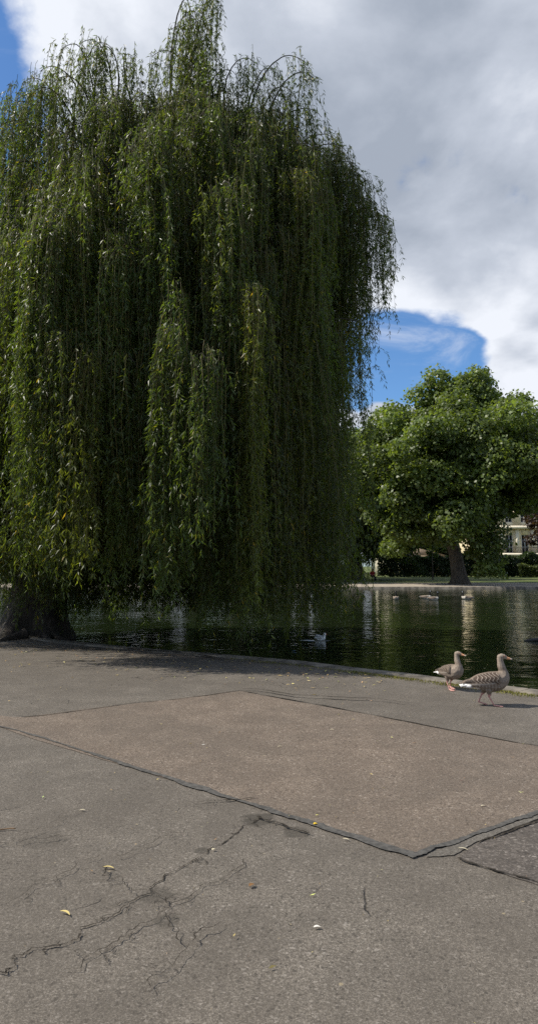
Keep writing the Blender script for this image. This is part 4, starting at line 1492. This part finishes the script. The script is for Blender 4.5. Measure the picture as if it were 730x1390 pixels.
# person in red on a bench by the dark tree
def seated_person(loc):
    b = Blob()
    b.sweep([(0, 0, .50, .17, .12), (.0, 0, .62, .16, .11), (.02, 0, .78, .18, .115), (.03, 0, .92, .185, .10), (.04, 0, 1.0, .08, .07), (.05, 0, 1.06, .055, .055)], 40)
    b.ell((.07, 0, 1.17), (.095, .078, .115)); b.ell((.165, 0, 1.155), (.018, .014, .02))
    for s in (-1, 1):
        b.ell((.06, s * .08, 1.165), (.02, .012, .03))
        b.line((.02, s * .10, .50), (.42, s * .12, .50), .085, .062, 12)
        b.line((.42, s * .12, .49), (.40, s * .12, .09), .056, .04, 12)
        b.line((.39, s * .12, .05), (.54, s * .13, .045), .045, .035, 6)
        b.line((.03, s * .20, .93), (.05, s * .25, .68), .055, .045, 10)
        b.line((.05, s * .25, .68), (.30, s * .13, .60), .043, .033, 10)
        for k in range(4): b.line((.30, s * (.12 + .02 * k - .03), .60), (.38 + .01 * (k in (1, 2)), s * (.12 + .02 * k - .03), .575), .012, .009, 5)
        b.line((.29, s * .10, .61), (.34, s * .075, .60), .013, .010, 4)
    def paint(v):
        x, y, z = v[:, 0], v[:, 1], v[:, 2]
        c = np.tile(np.array([.33, .012, .028]), (len(v), 1))
        c = paintmix(c, (z < .57) & (x > -.3) & ((x > .12) | (z < .5)), (.02, .02, .03))
        c = paintmix(c, z < .095, (.03, .025, .02))
        c = paintmix(c, (z > 1.045), (.45, .28, .20))
        c = paintmix(c, (z > 1.045) & ((x < .06) | (z > 1.24)), (.035, .022, .015))
        c = paintmix(c, (x > .27) & (z > .545) & (z < .65) & (np.abs(y) < .22), (.45, .28, .20))
        return c
    o = b.mesh('person', .014, 2, paint, M_CLOTH)
    o.location = loc; o.rotation_euler = (0, 0, R(-80))
    return tag(o, 'person in a dark red top sitting on the bench by the dark tree', 'person')


pb = gp(505, 788)
seated_person((pb[0], pb[1], 0))
bn = empty('park_bench', (pb[0] - .1, pb[1] + .05, 0), R(10))
tag(bn, 'low dark wooden bench beside the trunk of the shaded far tree', 'bench')
M_WOOD = plain_mat('bench_wood', (.09, .07, .055), .7, 6., .35)
a = Acc()
for k in range(4): a.box(-.5, -.16 + k * .12, .43, 2.2, .09, .035)
a.build('seat', M_WOOD, bn)
a = Acc()
for k in range(3): a.box(-.5, .30 + .03 * k, .56 + k * .13, 2.2, .03, .09)
a.build('backrest', M_WOOD, bn)
for x in (-1.45, .45):
    a = Acc(); a.box(x, .0, .20, .07, .45, .40); a.box(x, .29, .42, .06, .05, .84)
    a.build('leg', M_IRON, bn)


# ------------------------------------------------------------------ small things on the ground
def fallen_leaf(px, py, L, wd, rz, col, label, name='fallen_leaf', grp='fallen leaves on the pavement'):
    W = np.random.default_rng(int(px * 7 + py))
    n = 9
    L *= .82; wd *= .8
    t = np.linspace(0, 1, n)
    w = wd * np.sin(np.pi * t ** .85) ** .8 * .5 + .0006
    curl = .10 * L * np.sin(t * math.pi) + .006 * W.uniform(.3, 1)
    bend = .12 * L * np.sin(t * 3)
    rows = []
    for k, (s, up) in enumerate(((-1, 1), (0, 0), (1, 1))):
        rows.append(np.stack([(t - .5) * L, bend + s * w, .003 + curl * .35 + up * w * .35], 1))
    v = np.stack(rows, 1).reshape(-1, 3)
    q = [[i * 3 + j, (i + 1) * 3 + j, (i + 1) * 3 + j + 1, i * 3 + j + 1] for i in range(n - 1) for j in range(2)]
    a = Acc(); a.add(v, q=q, c=np.array(col))
    g = gp(px, py)
    o = a.build(name, M_FALLEN, None, True, loc=(g[0], g[1], .007))
    o.rotation_euler = (0, 0, R(rz))
    return tag(o, label, 'leaf', grp)


YL = (.62, .50, .20); YB = (.75, .52, .05); PA = (.60, .54, .38); BR = (.22, .12, .05)
for args in [
    (88, 1243, .085, .017, -35, YL, 'long yellow willow leaf lying alone lowest on the asphalt, tilted down to the right'),
    (147, 1181, .085, .014, -14, YL, 'slim pale yellow willow leaf lying flat above the main crack, left part of the asphalt'),
    (290, 1156, .03, .02, 30, PA, 'short cream leaf scrap lying right on the main crack'),
    (428, 1121, .035, .028, 20, YB, 'bright yellow leaf lying on the tar seam'),
    (469, 1142, .05, .012, -25, PA, 'thin pale leaf along the tar seam right of the bright yellow leaf'),
    (380, 1015, .06, .012, 15, PA, 'pale leaf sliver in the middle of the brown patch'),
    (450, 992, .05, .012, -10, PA, 'pale leaf sliver near the far edge of the brown patch above the other sliver'),
    (342, 1205, .045, .03, 40, BR, 'curled brown leaf on the asphalt near the thin side crack'),
    (112, 1102, .045, .014, 10, PA, 'small pale leaf on the asphalt between the tar seam and the left edge crack'),
    (430, 1262, .04, .018, 5, (.75, .72, .66), 'whitish scrap of leaf on the bare asphalt low in the middle'),
    (628, 1155, .07, .010, -30, PA, 'pale narrow leaf at the tip of the coarse dark patch'),
    (655, 1096, .04, .012, 15, PA, 'pale leaf on the brown patch near the right tar seam'),
    (215, 1060, .04, .012, 60, YL, 'yellow leaf sliver on the brown patch near its left tar seam'),
    (562, 1010, .045, .012, 0, BR, 'thin brown leaf on the far right of the brown patch'),
]:
    fallen_leaf(*args)
# a twig at the left edge
a = Acc(); g = gp(8, 1128)
t = np.linspace(-1, 1, 9)
a.tube(np.stack([g[0] + t * .06, g[1] + .006 * np.sin(t * 3), .012 + .002 * t], 1), .0035, 6)
o = a.build('twig', plain_mat('twig_wood', (.2, .12, .06), .8, 30., .3), None, True)
tag(o, 'short brown twig lying on the asphalt at the edge beside the small cracks', 'twig')

# litter of little pale leaves along the kerb under the willow
W = np.random.default_rng(77)
a = Acc()
n = 330
px = W.uniform(-20, 520, n); off = np.abs(W.normal(0, 16, n)) + 2
kx = [p_[0] for p_ in near_px]; ky = [p_[1] for p_ in near_px]
py = np.interp(px, [-20] + kx, [868] + ky) + 5 + off
g = np.array([gp(x, y) for x, y in zip(px, py)])
extra = np.stack([W.uniform(-3.5, 5, 520), W.uniform(2.4, 11.5, 520), np.zeros(520)], 1)
g = np.concatenate([g, extra]); n = len(g)
base = g + np.array([0, 0, .014]) + W.normal(0, .001, (n, 3))
az = W.uniform(0, 6.28, n)
ax = np.stack([np.cos(az), np.sin(az), W.uniform(-.04, .1, n)], 1)
wv = norm(np.cross(ax, np.array([0, 0, 1.0]) + W.normal(0, .25, (n, 3))))
cc = np.array([.55, .44, .20])[None] * W.uniform(.25, 1.25, (n, 1)) * (1 + W.normal(0, .12, (n, 3)))
sz = np.where(np.arange(n) < n - 520, W.uniform(.03, .085, n), W.uniform(.006, .012, n) + .03 * W.random(n) ** 6)
leaf_quads(a, base, ax, wv, sz, sz * W.uniform(.18, .4, n), cc)
o = a.build('leaf_litter', M_FALLEN)
tag(o, 'scattered tiny yellow willow leaves lying on the pavement along the kerb', 'leaf litter', kind='stuff')

# joints between the kerb stones
a = Acc()
lnn = np.array(near); sg = np.linalg.norm(np.diff(lnn, axis=0), axis=1); cm_ = np.concatenate([[0], np.cumsum(sg)])
for q_ in np.arange(.4, cm_[len(near_px)] + 1.5, .92):
    c0 = np.array([np.interp(q_, cm_, lnn[:, 0]), np.interp(q_, cm_, lnn[:, 1])])
    c1 = np.array([np.interp(q_ + .1, cm_, lnn[:, 0]), np.interp(q_ + .1, cm_, lnn[:, 1])])
    tdir = (c1 - c0) / np.linalg.norm(c1 - c0)
    nd = np.array([tdir[1], -tdir[0]])
    a_ = c0 + nd * .03; b_ = c0 + nd * .27
    ribbon(a, jitter_line(a_, b_, 8, .004, rg), .014, .0275, rg, .4)
o = a.build('kerb_joints', M_CRACK); o['kind'] = 'structure'
# little leaves and down floating near the edge
a = Acc(); n = 150
q_ = W.uniform(0, cm_[len(near_px)] + 1, n); ofs = .1 + np.abs(W.normal(0, 1.6, n))
base = np.stack([np.interp(q_, cm_, lnn[:, 0]) + .5 * ofs, np.interp(q_, cm_, lnn[:, 1]) + .85 * ofs, np.full(n, WATER_Z + .004)], 1)
az = W.uniform(0, 6.28, n)
ax = np.stack([np.cos(az), np.sin(az), np.zeros(n)], 1)
wv = norm(np.cross(ax, np.array([0, 0, 1.0]) + W.normal(0, .05, (n, 3))))
sz = W.uniform(.015, .07, n)
leaf_quads(a, base, ax, wv, sz, sz * W.uniform(.2, .6, n), np.array([.40, .36, .22])[None] * W.uniform(.3, 1.5, (n, 1)), bend=np.full((n, 1), .02))
o = a.build('floating_leaves', M_FALLEN)
tag(o, 'tiny leaves and bits of down floating on the dark water near the kerb', 'floating leaves', kind='stuff')

# moss and short grass in the gutter along the kerb
a = Acc()
K = 9000
ln = np.array(near)
seg = np.linalg.norm(np.diff(ln, axis=0), axis=1); cum = np.concatenate([[0], np.cumsum(seg)])
s_lo = np.interp(480, kx, cum[:len(kx)])
s = W.uniform(np.interp(330, kx, cum[:len(kx)]), cum[len(kx)] + .6, K)
prob = .25 + .75 * sst(s, s_lo - .5, s_lo + 1.5)
clump = .5 + .5 * np.sin(s * 5.3) * np.sin(s * 2.1 + 1)
keep = W.random(K) < prob * (.25 + .75 * clump)
s = s[keep]; K = len(s)
x = np.interp(s, cum, ln[:, 0]); y = np.interp(s, cum, ln[:, 1])
dirx = np.interp(s, cum[:-1], (np.diff(ln[:, 0]) / seg)); diry = np.interp(s, cum[:-1], (np.diff(ln[:, 1]) / seg))
o_ = .31 + np.abs(W.normal(0, .10, K))
bx = x + diry * o_; by = y - dirx * o_
base = np.stack([bx, by, np.full(K, -.004)], 1)
ax = norm(np.stack([W.normal(0, .5, K), W.normal(0, .5, K), np.full(K, 1.0)], 1))
wv = norm(np.cross(ax, W.normal(0, 1, (K, 3))))
cc = np.array([.13, .14, .03])[None] * W.uniform(.5, 1.4, (K, 1)) + np.array([.08, .05, .01]) * W.random((K, 1))
leaf_quads(a, base, ax, wv, W.uniform(.012, .04, K), W.uniform(.006, .012, K), cc)
o = a.build('kerb_moss', M_FALLEN)
tag(o, 'strip of yellow green moss and short grass along the kerb behind the geese', 'moss', kind='stuff')

# ------------------------------------------------------------------ render settings
scene.view_settings.view_transform = 'Standard'
scene.view_settings.look = 'None'
scene.view_settings.exposure = 0.3
scene.view_settings.gamma = 1.0
scene.view_settings.use_curve_mapping = False
scene.render.engine = 'CYCLES'
scene.cycles.use_denoising = False
scene.world.cycles.sampling_method = 'MANUAL'
scene.world.cycles.sample_map_resolution = 256
scene.cycles.max_bounces = 6
scene.cycles.diffuse_bounces = 3
scene.cycles.glossy_bounces = 3
scene.cycles.transmission_bounces = 4
scene.cycles.sample_clamp_indirect = 6.0
